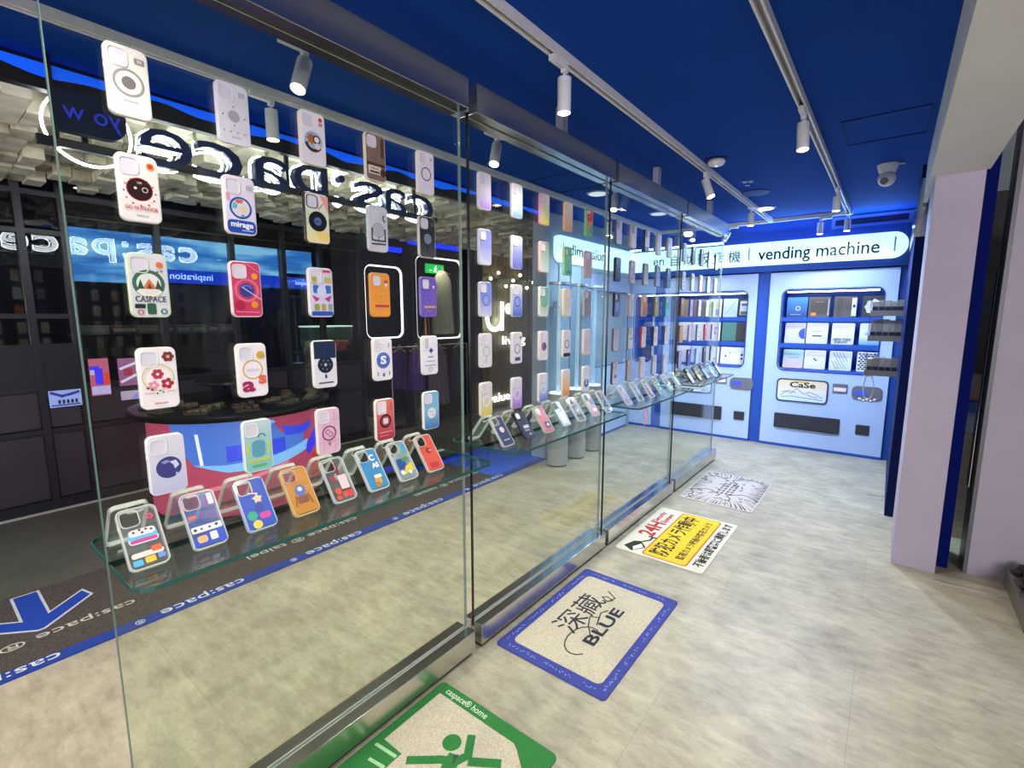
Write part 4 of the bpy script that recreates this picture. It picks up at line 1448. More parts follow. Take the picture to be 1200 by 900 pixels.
# panel 1: rows from the top, columns from the camera outwards
P1 = [
 [  # row 1
  ('off white case with grey ring round a grey disc', pm('#dcd9d2', 0.4), '#dcd9d2', 'square', [('ring', '#8d8b8a', 0, .072, .024, .029), ('disc', '#6d6b6a', 0, .072, .013), ('rect', '#8a8680', .023, .122, .019, .013, .003), ('text', '#e6e2da', .023, .122, .011, 'H'), ('line', '#b0aca6', [(-.012, .034), (.014, .034)], .0012)]),
  ('frosted case with grey disc and a row of small icons', pm('#d3d3da', 0.4), '#dddde4', 'square', [('disc', '#a3a3a8', 0, .068, .014), ('rect', '#b3b3b8', .022, .124, .016, .013, .002), ('dots', '#77777c', [(-.026, .068, .002), (.026, .068, .002), (0, .091, .0018), (0, .046, .0018)]), ('dots', '#b2b2ba', [(-.026, .03, .003), (-.01, .03, .003), (.008, .03, .003), (.024, .03, .003)]), ('line', '#9a9aa2', [(-.008, .017), (.014, .017)], .0015)]),
  ('white case with a round plate of noodles print', pm('#e2dfe2', 0.4), '#e6ddd4', 'square', [('disc', '#9fb6cc', 0, .066, .028), ('arc', '#4a2a26', 0, .064, .019, .028, 190, 330), ('star', '#a86a3c', -.006, .072, .018, 8, .6), ('disc', '#3a2830', .010, .072, .012), ('disc', '#e8e4e0', .010, .072, .008), ('disc', '#d6cfcc', .012, .054, .009), ('disc', '#c0503c', .024, .130, .006), ('rect', '#b58a8c', .024, .117, .012, .009, .002)]),
  ('brown leather look case with dark strap and cream label', pm('#7b6758', 0.6, noise=.15), '#d9cfc0', 'square', [('rect', '#5a3a34', .026, .108, .012, .060, .002), ('rect', '#4a2e2a', 0, .052, .072, .008, .001), ('rect', '#d8ccb8', -.006, .034, .048, .026, .002), ('rect', '#4a3028', -.006, .028, .038, .006, .001), ('text', '#5a4438', -.006, .039, .009, 'label', .028), ('star', '#4a2e2a', .026, .03, .014, 6, .7)]),
  ('white case with a thin maroon ring', pm('#e0dce4', 0.4), '#e4ddd4', 'square', [('ring', '#5a3440', 0, .07, .020, .0235), ('disc', '#c88a80', .024, .124, .005)]),
 ],
 [  # row 2
  ('white case with red lettering GO OUTDOOR under a maroon dial', pm('#e0dcd8', 0.4), '#e2dcd6', 'square', [('disc', '#e8dcd8', 0, .072, .033), ('dots', '#c23a40', ticks(.030, 12, .002)), ('disc', '#b8333e', 0, .072, .0255), ('disc', '#2a1214', 0, .072, .024), ('dots', '#d8cfc8', [(-.008, .074, .003), (.010, .072, .006)]), ('disc', '#2a1214', .010, .072, .0045), ('text', '#cfc6c0', 0, .086, .007, '100'), ('disc', '#e0904c', .024, .126, .008), ('disc', '#b8382e', .024, .126, .005), ('text', '#d0524c', 0, .030, .0125, 'GO OUTDOOR', .062), ('line', '#b8b4b0', [(-.010, .015), (.012, .015)], .001)]),
  ('white case with blue ring and blue mirage band', pm('#d6cfe0', 0.4), '#e0d8d8', 'square', [('rect', '#1c4ca8', 0, .020, .071, .033, .010), ('disc', '#1f4c9c', 0, .068, .028), ('disc', '#d0ccd8', 0, .068, .023), ('arc', '#c86a58', 0, .068, .012, .022, 70, 130), ('arc', '#5ab0b8', 0, .068, .010, .021, 140, 190), ('disc', '#d8c8a0', .006, .066, .009), ('text', '#28509c', .004, .050, .009, 'go'), ('rect', '#d49aa8', -.03, .094, .008, .02, .003), ('text', '#f0f0f4', 0, .025, .020, 'mirage', .056, .0005), ('line', '#9ab4e0', [(.0, .011), (.028, .011)], .003), ('rect', '#a9b0b8', .024, .122, .016, .012, .002)]),
  ('pastel rainbow case with a black record and blue centre', grad('#e6dcd2', '#e8d8a0', mid='#cfdcc0'), '#2a2c30', 'square', [('poly', '#e2a09a', [(.01, .142), (.036, .142), (.036, .09)]), ('poly', '#b9d0b0', [(-.036, .10), (-.036, .05), (-.01, .07)]), ('poly', '#e8d080', [(-.015, .04), (.036, .035), (.036, .012), (.0, .012)]), ('disc', '#14161c', 0, .066, .029), ('disc', '#4a6aa4', 0, .066, .012), ('text', '#1a2438', 0, .066, .008, 'nice'), ('line', '#c0483c', [(.004, .102), (.018, .118)], .002)]),
  ('clear grey case with black line drawing of an armchair', pm('#c9c9d2', 0.4), '#c2d0cc', 'square', [('ring', '#55555c', 0, .07, .021, .0225), ('disc', '#b4b4bc', 0, .07, .018), ('line', '#3a3a40', [(-.026, .074), (-.026, .036), (.026, .036), (.026, .074)], .005), ('line', '#3a3a40', [(-.028, .024), (.026, .026)], .005), ('line', '#55555c', [(0, .05), (0, .03)], .002), ('arc', '#55555c', .03, .11, .008, .013, 120, 260)]),
  ('dark graphite case with a filled blue grey disc', grad('#33353c', '#4a4d55', mid='#26272c'), '#c9c4bc', 'square', [('disc', '#6d8494', 0, .068, .020), ('ring', '#2a3038', 0, .068, .0185, .0215), ('line', '#22242a', [(0, .048), (0, .02)], .003), ('rect', '#55585f', .024, .122, .014, .012, .001)]),
 ],
 [  # row 3
  ('pale green case with a camping tent badge above black letters', pm('#cdd0d4', 0.4), '#c9d8b0', 'square', [('disc', '#3c6a54', -.001, .078, .032), ('disc', '#d6dcd6', -.001, .078, .024), ('poly', '#c8764a', [(-.014, .066), (.0, .090), (.014, .066)]), ('poly', '#7c3a24', [(-.006, .066), (.0, .080), (.006, .066)]), ('poly', '#2c5040', [(-.024, .066), (-.017, .088), (-.011, .066)]), ('poly', '#2c5040', [(.011, .066), (.017, .088), (.024, .066)]), ('arc', '#e4e0cc', -.001, .078, .024, .031, 215, 325), ('text', '#3a3c46', 0, .042, .019, 'CASPACE', .060, .0002), ('rect', '#24302c', -.022, .026, .020, .010, .002), ('rect', '#2f5a44', .000, .020, .017, .026, .004), ('ring', '#c05a60', -.022, .012, .004, .006), ('ring', '#3f8070', .024, .014, .004, .007), ('disc', '#d8743c', .023, .122, .007), ('dots', '#8a5a5c', [(.026, .108, .002), (.018, .106, .002)])]),
  ('magenta and red case with a blue planet and orange stars', pm('#c23a62', 0.4, noise=.1), '#e2ccd0', 'square', [('ring', '#d87a90', 0, .072, .026, .030), ('ring', '#cf5a7c', 0, .072, .032, .034), ('disc', '#2f3f8c', 0, .072, .019), ('arc', '#5a6ab8', 0, .072, .010, .015, 20, 140), ('line', '#d8b8c0', [(-.012, .080), (.036, .048)], .0025), ('star', '#e0a02c', .022, .110, .010, 7, .7), ('disc', '#a82448', -.020, .032, .013), ('star', '#e0902c', .018, .034, .011, 7, .7), ('line', '#e090a8', [(-.03, .015), (.03, .013)], .002), ('line', '#e090a8', [(.002, .142), (.036, .12)], .0015)]),
  ('patchwork case with yellow, blue and magenta blocks', pm('#c9c6dc', 0.4), '#d8d6d4', 'square', [('rect', '#a6a24a', -.023, .110, .018, .022, .003), ('rect', '#b8b060', .022, .112, .022, .018, .003), ('rect', '#3a6ab4', -.018, .084, .018, .024, .004), ('rect', '#3a6ab4', .022, .084, .018, .024, .004), ('disc', '#c9d0e8', 0, .078, .015), ('poly', '#b03a80', [(-.032, .066), (-.008, .056), (-.02, .046)]), ('poly', '#b03a80', [(.032, .066), (.008, .056), (.024, .046)]), ('rect', '#8e9a58', -.018, .030, .016, .020, .003), ('rect', '#b09a4a', .004, .030, .014, .020, .003), ('rect', '#8a9aa0', .026, .030, .014, .020, .003), ('rect', '#2c4fae', 0, .011, .07, .013, .004), ('rect', '#c03c60', .018, .138, .026, .007, .002)]),
  ('orange case with a red lettered band', pm('#e0963c', 0.45, noise=.04), '#d88f38', 'square', [('ring', '#c98030', 0, .07, .021, .0225), ('line', '#c07a30', [(-.010, .07), (.010, .07)], .0015), ('rect', '#b83c3c', .004, .037, .056, .008, .001), ('poly', '#d89070', [(-.016, .033), (.020, .033), (.002, .022)]), ('rect', '#a8504c', .022, .120, .014, .008, .001), ('poly', '#e8e0d4', [(.016, .112), (.029, .112), (.0225, .100)])]),
  ('violet case with an orange lettered band', pm('#6a52b0', 0.45, noise=.04), '#7a68b8', 'square', [('ring', '#8672c4', 0, .07, .021, .0225), ('line', '#8672c4', [(-.010, .07), (.010, .07)], .0015), ('rect', '#c8946c', .004, .037, .056, .008, .001), ('rect', '#8a76b0', .0, .022, .030, .004, .001), ('poly', '#d8d0e0', [(.016, .116), (.029, .116), (.0225, .104)])]),
 ],
 [  # row 4
  ('white case with a floral wreath and red flowers', pm('#e6e0e0', 0.4), '#e6e4de', 'square', [('ring', '#d9d8b4', -.001, .076, .026, .032), ('ring', '#8f927a', -.001, .076, .0315, .0325), flower(-.002, .084, .008, '#b83c54', 6), flower(-.012, .058, .007, '#d890a0', 5), flower(.016, .060, .0085, '#a82840', 5), flower(.022, .125, .008, '#7a3c34', 6), ('disc', '#c8a070', .022, .125, .004), ('dots', '#5a5c4c', [(-.016, .048, .003), (-.024, .052, .003), (.0, .044, .002), (.006, .040, .002), (-.006, .038, .002)]), ('line', '#d8a0a0', [(-.03, .04), (-.012, .04)], .002), ('line', '#d8a0a0', [(.014, .042), (.032, .042)], .002), ('text', '#d08088', 0, .014, .008, 'bloom', .026)]),
  ('white case with large yellow, magenta and coral letters', pm('#e4dfe6', 0.4), '#e6e3de', 'square', [('ring', '#c6a830', .0, .076, .0235, .027), ('text', '#c8bcc8', 0, .076, .016, 'nice', .032), ('text', '#a02458', -.014, .034, .056, 'a', .034, .002), ('text', '#d8684c', .024, .050, .046, 's', .022, .002), ('text', '#c8a838', .022, .118, .040, 'e', .022, .0015)]),
  ('half navy, half white case with a black speckled disc', pm('#d6d6e0', 0.4), '#e2dfd6', 'square', [('poly', '#1c2c4c', [(-.0365, .145), (.0365, .145), (.0365, .092), (-.0365, .092)]), ('disc', '#1a2436', 0, .072, .026), ('dots', '#9aa2ac', [(.015 * math.cos(i), .072 + .015 * math.sin(i), .0018) for i in range(6)]), ('disc', '#aeb4bc', 0, .072, .005), ('rect', '#20242c', 0, .036, .006, .013, .003), ('line', '#3a3e48', [(-.024, .016), (.024, .016)], .004)], '#2a3a58'),
  ('white case with a large blue round seal', pm('#dfdde4', 0.4), '#e4e0da', 'trio', [('disc', '#2c54b0', 0, .070, .028), ('ring', '#8aa0d4', 0, .070, .022, .0235), ('text', '#dfe2f0', 0, .070, .038, 'S', .026, .002), ('rect', '#55586a', -.024, .024, .003, .014, .001), ('rect', '#55586a', .024, .024, .003, .014, .001), ('rect', '#6a6c7c', 0, .020, .009, .012, .001), ('rect', '#8a8c98', .024, .122, .003, .016, .001)]),
  ('white case with small blue lettering lines', pm('#dcdae4', 0.4), '#e2ded8', 'oblong', [('star', '#2f4a8c', .004, .092, .012, 4, .6), ('line', '#3a5494', [(-.010, .068), (.016, .068)], .003), ('line', '#8894b8', [(-.020, .052), (.024, .052)], .0025), ('line', '#5a6ea4', [(-.026, .036), (.026, .036)], .002), ('ring', '#8090b8', .0, .020, .007, .009)]),
 ],
 [  # row 5
  ('frosted case with a dark blue earth print', grad('#d2d3da', '#b4b8d4', mid='#c9cbd8'), '#dedfe2', 'square', [('disc', '#3a3f7c', .002, .066, .027), ('poly', '#c9cbe0', [(.004, .080), (.018, .082), (.024, .068), (.014, .060), (.012, .070)]), ('poly', '#8a8eb8', [(-.014, .082), (-.002, .086), (.006, .080), (-.008, .076)]), ('poly', '#b4b8d4', [(.016, .052), (.022, .046), (.014, .040)])]),
  ('aqua case with yellow lemonade lettering', grad('#bcd0cf', '#7fc4c0', mid='#8fc0c8'), '#dfe2de', 'square', [('rect', '#5c9cb0', .0, .066, .036, .048, .012), ('arc', '#c9d038', .0, .066, .027, .032, -40, 40), ('arc', '#c9d038', .0, .066, .027, .032, 140, 220), ('text', '#d2d82c', 0, .034, .018, 'lemonade', .060, .0004), ('rect', '#58b070', .0, .017, .040, .008, .004), ('arc', '#3a8a78', .010, .098, .008, .011, 0, 180)]),
  ('pink plaid case with a magenta ring and loop logo', pm('#d8b4c8', 0.4, noise=.05), '#e4dcd8', 'square', [('line', '#c898b4', [(-.036, .11), (.036, .11)], .0015), ('line', '#c898b4', [(-.036, .04), (.036, .04)], .0015), ('line', '#c898b4', [(.02, .01), (.02, .14)], .0015), ('line', '#c898b4', [(-.02, .01), (-.02, .1)], .0015), ('ring', '#8c3464', 0, .068, .020, .0245), ('arc', '#a04a78', -.004, .072, .006, .0085, 30, 300), ('arc', '#a04a78', .005, .064, .006, .0085, 210, 480), ('rect', '#b06c94', .0, .034, .008, .010, .001)]),
  ('coral to crimson case with a black ring and white square', grad('#d87a70', '#a82c48'), '#e2ddd4', 'square', [('rect', '#dcd4dc', -.014, .118, .038, .046, .006), ('disc', '#2a1a22', 0, .070, .024), ('disc', '#b04458', 0, .070, .018), ('rect', '#d8d0d8', .0, .070, .020, .020, .003), ('rect', '#c86050', .026, .118, .010, .030, .001), ('line', '#e0a8a8', [(-.026, .03), (.026, .03)], .0025), ('line', '#d89098', [(-.026, .018), (.01, .018)], .002)]),
  ('sky blue gradient case with a white round label', grad('#6fb0d2', '#3a70ae', mid='#7fb4d0'), '#e0dedb', 'square', [('disc', '#d4dde4', 0, .064, .021), ('line', '#6a8a9c', [(-.010, .070), (.010, .070)], .002), ('rect', '#6a8a9c', .006, .056, .006, .005, .001)]),
 ],
]

RG = '#8a88a0'
# panel 2
P2 = [
 [('white case fading to violet at its foot', grad('#dcdae4', '#9a78d0', mid='#d4cfe2'), '#d8d6da', 'square', []),
  ('white case fading to cornflower blue at its foot', grad('#dadbe2', '#5e88d0', mid='#cfd4e0'), '#dedcda', 'square', []),
  ('white case fading to yellow with pink side', grad('#dcd8d4', '#d8d050', mid='#d8d4b8'), '#d898b0', 'square', []),
  ('white case fading to apricot orange', grad('#dcd6d4', '#d8a468', mid='#dcc8b4'), '#dcb48c', 'square', []),
  ('rainbow swirl case of red and green', grad('#d86050', '#58a868', mid='#d88c48'), '#6ac088', 'square', [('poly', '#c83c3c', [(-.03, .12), (.02, .13), (.03, .09), (-.02, .08)]), ('poly', '#3aa0a0', [(.036, .08), (.036, .03), (.0, .012), (.01, .05)])], '#c89080')],
 [('blue to white case with white outline letters', grad('#7a86d0', '#c9cbe0', mid='#8c94d4'), '#d8d8da', 'square', [('rect', '#a8aede', .008, .052, .036, .004, .001), ('rect', '#b0b6e2', .010, .040, .030, .004, .001), ('rect', '#b0b6e2', .012, .028, .026, .004, .001)]),
  ('white case deepening to speckled indigo', grad('#cfd0e0', '#5a68c0', mid='#8a94cc'), '#dcdcdc', 'square', [('dots', '#aab0dc', [(.02 * math.cos(i * 2.4), .04 + .03 * math.sin(i * 1.7), .0022) for i in range(12)])]),
  ('pale green frosted case with pink side', grad('#7fa48c', '#ccd2ce', mid='#a4bcac'), '#dcb0b8', 'square', [('ring', '#8fb09c', 0, .07, .018, .020)]),
  ('bright green case with dark label at its foot', grad('#7cc078', '#5fb09c'), '#9cd08c', 'square', [('ring', '#4a9860', -.016, .121, .017, .020), ('rect', '#2f7a68', .004, .018, .036, .010, .001)], '#4a9860'),
  ('plain dusty pink case', pm('#bfaab2', 0.5), '#c9b0ac', 'square', [('line', '#a08c98', [(0, .06), (0, .09)], .0015)])],
 [('blue case with a deep blue ring', grad('#6c80d0', '#c6cae0', mid='#7c8cd4'), '#d8d8d8', 'square', [('disc', '#8c9adc', 0, .070, .019), ('ring', '#3450b0', 0, .070, .019, .0225)]),
  ('white case turning royal blue with blue ring', grad('#d6d6e2', '#3c5cc4', mid='#a0aedc'), '#dedcda', 'square', [('disc', '#8c9cdc', 0, .070, .019), ('ring', '#2c48ac', 0, .070, .019, .0235)]),
  ('sage green case with green ring', grad('#5fa078', '#d0d6d2', mid='#8cb89c'), '#dcdcd8', 'square', [('disc', '#7cb090', 0, .070, .019), ('ring', '#4a8c66', 0, .070, .019, .0225)]),
  ('cream case with a pale green ring', pm('#d4d2c4', 0.4), '#dcc8ac', 'square', [('ring', '#8fa890', 0, .070, .019, .0225)]),
  ('mottled grey case with pattern', pm('#8f8c98', 0.4, noise=.6, scale=120), '#a8a4a0', 'square', [])],
 [('white case with a plain grey ring and stem', pm('#d4d2da', 0.4), '#dad8d6', 'square', [('ring', '#9c9aa4', 0, .070, .019, .0225), ('line', '#a8a6b0', [(0, .048), (0, .02)], .003)]),
  ('white case with dark ring and dark foot label', pm('#d8d4de', 0.4), '#dedad8', 'square', [('ring', '#4a3c5c', 0, .070, .019, .0225), ('rect', '#3f4468', .002, .022, .040, .016, .001), ('rect', '#3a3c4c', .024, .122, .010, .012, .001)]),
  ('white case with a red and blue marbled disc', pm('#dcd6de', 0.4), '#dedbd6', 'square', [('disc', '#a86078', .0, .070, .022), ('arc', '#3a4c94', 0, .070, .0, .021, -70, 80)]),
  ('white case with black ring and black foot band', pm('#d8d4dc', 0.4), '#dcdad6', 'square', [('ring', '#20242c', 0, .072, .019, .0235), ('rect', '#20242c', 0, .014, .070, .020, .006)]),
  ('lilac white case with a faint lilac ring', pm('#cfc6d4', 0.4), '#d8ccc4', 'square', [('ring', '#a898b4', 0, .070, .019, .0225)])],
 [('white case fading to lemon with white ring', grad('#d6d2dc', '#d4c440', mid='#d0cbc4'), '#dcd8cc', 'square', [('ring', '#ece8e4', 0, .066, .019, .0235)]),
  ('white case fading to purple with lilac ring', grad('#dad6e2', '#9a68d0', mid='#cdc0e2'), '#dcd9da', 'square', [('ring', '#e6e0f0', 0, .066, .019, .0235), ('disc', '#c4a8dc', 0, .066, .018)]),
  ('white case fading to blue with white ring', grad('#d8d6e0', '#3f78d0', mid='#c0cce2'), '#dedcd8', 'square', [('ring', '#eceaf0', 0, .066, .019, .0235)]),
  ('white case fading to strong orange', grad('#dcd4d2', '#dc8430', mid='#dcbc98'), '#dcd8d0', 'square', [('ring', '#e8c8a8', 0, .066, .019, .0225)]),
  ('white case with a bold blue crescent', pm('#d8d4de', 0.4), '#dcdad4', 'square', [('arc', '#2844a0', 0, .050, .011, .025, 110, 420)])],
]
# panel 3
P3 = [
 [('white case with black oblong camera bar', grad('#cdcad6', '#c4c2d2'), '#4a5060', 'oblong', [], '#23252c'),
  ('pinkish white case with black oblong camera bar', grad('#d6cdd2', '#cfc2c8'), '#b8a89c', 'oblong', [], '#23252c'),
  ('white case with dark grey foot and black side', grad('#d6d4da', '#d0cdd4'), '#1e2024', 'oblong', [('rect', '#5a5c64', 0, .018, .07, .030, .006)], '#23252c'),
  ('white case with grey scribble pattern', pm('#d2d2d4', 0.4), '#a8acaa', 'square', [('line', '#8a8c90', [(-.02, .03), (.01, .06), (-.01, .09), (.02, .11)], .004)]),
  ('plain white case with silver side', pm('#d2d2d6', 0.4), '#b4b8bc', 'square', [('line', '#b0b2b8', [(-.02, .04), (.02, .05)], .003)])],
 [('black case with faint light marks', pm('#1e1f24', 0.3), '#18181c', 'oblong', [('dots', '#8a8c94', [(0, .03, .004), (.004, .06, .003)])], '#55585f'),
  ('lilac case with purple blobs', pm('#bdb0c4', 0.4), '#8c8698', 'square', [('dots', '#7c68a0', [(-.01, .03, .008), (.01, .06, .010), (-.005, .09, .008)])]),
  ('silver case with white base', grad('#8c9494', '#ced2d2'), '#5c6464', 'square', []),
  ('bright blue case with white marks', grad('#3c74c4', '#9cb4d4'), '#586878', 'square', [('dots', '#c8d8ec', [(0, .08, .006), (.008, .06, .004)])]),
  ('slate blue case', grad('#5c8ac4', '#6a7c9c'), '#48546c', 'square', [('dots', '#2c4878', [(0, .06, .009)])])],
 [('black and pale blue case', grad('#23262e', '#6a86c0'), '#14161c', 'square', [('rect', '#8aa0d8', .0, .06, .05, .06, .004)]),
  ('white case with blue curving lines', pm('#cdccd8', 0.4), '#a8a098', 'square', [('line', '#5a70b4', [(-.02, .02), (.01, .05), (-.01, .08), (.02, .11)], .004)]),
  ('busy multicolour case of orange and red', grad('#c89458', '#9c6058'), '#c8b498', 'square', [('dots', '#d84c3c', [(0, .06, .014)]), ('dots', '#6a6ca8', [(.012, .03, .009)])]),
  ('olive case with pink block', grad('#7c8c58', '#98a068'), '#586444', 'square', [('rect', '#c88c84', .002, .066, .040, .05, .004)]),
  ('turquoise case with dark loop', grad('#4aa4b8', '#78c4cc'), '#2c7c8c', 'square', [('ring', '#1f5c70', 0, .08, .014, .020)])],
 [('lilac white case with thin stripes', pm('#c2bcd2', 0.4), '#5c5a6c', 'square', [('line', '#8c84a8', [(0, .02), (0, .12)], .002)]),
  ('white case with a small green mark', pm('#ccccd4', 0.4), '#6c7078', 'square', [('rect', '#48a070', .004, .07, .036, .010, .002)]),
  ('white case with red side', pm('#d0cace', 0.4), '#a8343c', 'square', [('line', '#a8a0a8', [(-.01, .03), (.014, .09)], .003)]),
  ('white case with black side and ring', pm('#cfccd6', 0.4), '#1c1e24', 'square', [('ring', '#7c7c90', 0, .06, .014, .018)]),
  ('white case with grey lettering column', pm('#ccccd6', 0.4), '#3c4858', 'square', [('rect', '#8c8ca4', 0, .06, .008, .070, .002)])],
 [('lilac case with dark side and white foot', grad('#b4a8c0', '#cfcad6'), '#3c3844', 'square', [('rect', '#5c68a8', .004, .05, .03, .02, .002)]),
  ('warm grey case', grad('#b4acb4', '#a8a0ac'), '#6c6460', 'square', [('line', '#8c848c', [(-.01, .03), (-.01, .11)], .002)]),
  ('pale lilac case with beige side', grad('#c9c2d0', '#d0cad6'), '#a89c90', 'square', [('line', '#9c94a8', [(.004, .03), (.004, .11)], .002)]),
  ('white case with soft grey side', grad('#cfcdd8', '#c6c4d2'), '#7c7c84', 'square', []),
  ('plain pale white case with cool side', grad('#c6c8d8', '#ccd0dc'), '#8c98a8', 'square', [])],
]
P4 = [
 [('silver case with pale lens', grad('#b8c0c4', '#a8b4bc'), '#7c8488', 'square', [('line', '#7c8c94', [(0, .03), (0, .1)], .002)]),
  ('dark grey case', grad('#34363c', '#5c6068'), '#1c1e22', 'square', []),
  ('black case with grey back', grad('#3c4048', '#78808c'), '#101216', 'square', []),
  ('blue grey case with white marks', grad('#8ca4b8', '#b4c4d0'), '#4c5c68', 'square', [('dots', '#dce4ea', [(0, .05, .008)])]),
  ('black case with pale teal back', grad('#4c5c64', '#98b4b8'), '#15181c', 'square', [])],
 [('white case with bold grey figures', pm('#c8ccd2', 0.4), '#6c747c', 'square', [('dots', '#6c747c', [(0, .03, .010), (.004, .06, .010), (-.004, .09, .009)])]),
  ('white case with grey wavy print', pm('#cdccd4', 0.4), '#74747c', 'square', [('line', '#8c8c98', [(-.01, .02), (.01, .06), (-.01, .1)], .004)]),
  ('white case with pink wavy print', pm('#d2c8d0', 0.4), '#8c7c88', 'square', [('line', '#b07c9c', [(-.01, .02), (.01, .06), (-.01, .1)], .004)]),
  ('plain white case with dark side', pm('#d0d0d4', 0.4), '#4c4c54', 'square', []),
  ('white case with blue sprinkled print', pm('#c4c8d8', 0.4), '#5c6484', 'square', [('dots', '#5c74b4', [(0, .03, .007), (.006, .07, .008)])])],
 [('brown case with tan back', grad('#a88468', '#8c6850'), '#5c3c2c', 'square', []),
  ('purple case with blue loop', grad('#8c7cb4', '#a494c4'), '#4c3c78', 'square', [('ring', '#4c64b4', 0, .07, .012, .017)]),
  ('white case with purple figures', pm('#c8c0d0', 0.4), '#6c5c84', 'square', [('dots', '#9068b0', [(.004, .05, .009), (0, .09, .009)])]),
  ('plain white case with green grey side', pm('#ccd2d0', 0.4), '#84908c', 'square', []),
  ('mint case with white foot', grad('#98c4b4', '#c0d8d0'), '#5c8c7c', 'square', [])],
 [('tan leather look case', pm('#b48c64', 0.5), '#8c6444', 'square', []),
  ('pale lilac case with pink top', grad('#c8a4b0', '#bcb4cc'), '#8c7c94', 'square', []),
  ('white case with purple checks', pm('#ccc4d4', 0.4), '#6c6488', 'square', [('rect', '#6c5c98', 0, .04, .03, .012, .001), ('rect', '#6c5c98', 0, .08, .03, .012, .001)]),
  ('red and pink case', grad('#c86c7c', '#b85c74'), '#a8343c', 'square', []),
  ('mauve case with white foot', grad('#a494b4', '#c8c0d0'), '#746484', 'square', [])],
 [('lavender case with dark side', grad('#a8a4cc', '#9c98c4'), '#3c3858', 'square', []),
  ('navy case with blue back', grad('#3c4484', '#545c9c'), '#1c2048', 'square', []),
  ('pale blue white case', grad('#b8c0d8', '#c4c8dc'), '#7c84a0', 'square', []),
  ('dark brown case', grad('#3c3430', '#5c5450'), '#201c1a', 'square', []),
  ('black case with white back', grad('#b4b4bc', '#c8c8cc'), '#1c1c20', 'square', [])],
]
rowz = (2.088, 1.862, 1.645, 1.426, 1.212)
rown = ('top row', 'second row', 'middle row', 'fourth row', 'bottom row')
cols_y = ([0.347 + 0.2185 * k for k in range(5)], [1.585 + 0.2215 * k for k in range(5)], [2.845 + 0.2195 * k for k in range(5)], [4.062 + 0.2275 * k for k in range(5)])
pname = ('nearest', 'second', 'third', 'farthest')
for pi, P in enumerate((P1, P2, P3, P4)):
    for r_ in range(5):
        for c_ in range(5):
            sp = P[r_][c_]
            lab, body, side, lens, items = sp[:5]
            lf = sp[5] if len(sp) > 5 else None
            # grad materials are shared; local z runs 0..0.15 in every case
            q = thing('phone_case', '%s, %s of %s pane' % (lab, rown[r_], pname[pi]), 'phone case',
                      (GX + 0.006, cols_y[pi][c_] + (0.0385 if pi == 0 else 0.0), rowz[r_] - CH), (0, 0, R(90)), 'phone cases stuck on the %s glass pane' % pname[pi])
            case_parts(q, body, side, lens, items, lf)

# leaning clear cases on the shelves
CLEAR = clear_plastic('#dfe4e6', 0.07, 'clear_case')
CLEAR_RIM = clear_plastic('#eef2f2', 0.42, 'clear_rim')


def clear_case(root, tint, items, rim=None, opacity=0.16):
    m_back = clear_plastic(tint, opacity, 'clear_back_%s_%d' % (tint, int(opacity * 100))) if tint else CLEAR
    m_rim = clear_plastic(rim, 0.6, 'rim_%s' % rim) if rim else CLEAR_RIM
    bm = B(); frame(bm, CW, CH, 0.014, CW - 0.007, CH - 0.007, 0.011, 0.0, -0.012, 0, CH / 2)
    box(bm, -CW / 2 - 0.001, -CW / 2 + 0.001, -0.008, -0.004, 0.10, 0.112)
    obj('rim', bm, m_rim, root, True)
    # back sheet with the camera hole left open: upper-left corner frame
    bm = B()
    x0, x1 = -CW / 2 + 0.0035, CW / 2 - 0.0035
    cx_, cz_, w_, h_ = -0.016, CH - 0.026, 0.034, 0.036
    box(bm, x0, x1, -0.012, -0.0105, 0.006, cz_ - h_ / 2)
    box(bm, cx_ + w_ / 2, x1, -0.012, -0.0105, cz_ - h_ / 2, CH - 0.006)
    obj('back_sheet', bm, m_back, root)
    bm = B(); frame(bm, w_ + 0.004, h_ + 0.004, 0.011, w_, h_, 0.009, -0.0095, -0.0145, cx_, cz_, n=5)
    obj('camera_frame', bm, m_rim, root, True)
    art(root, items, -0.0121)


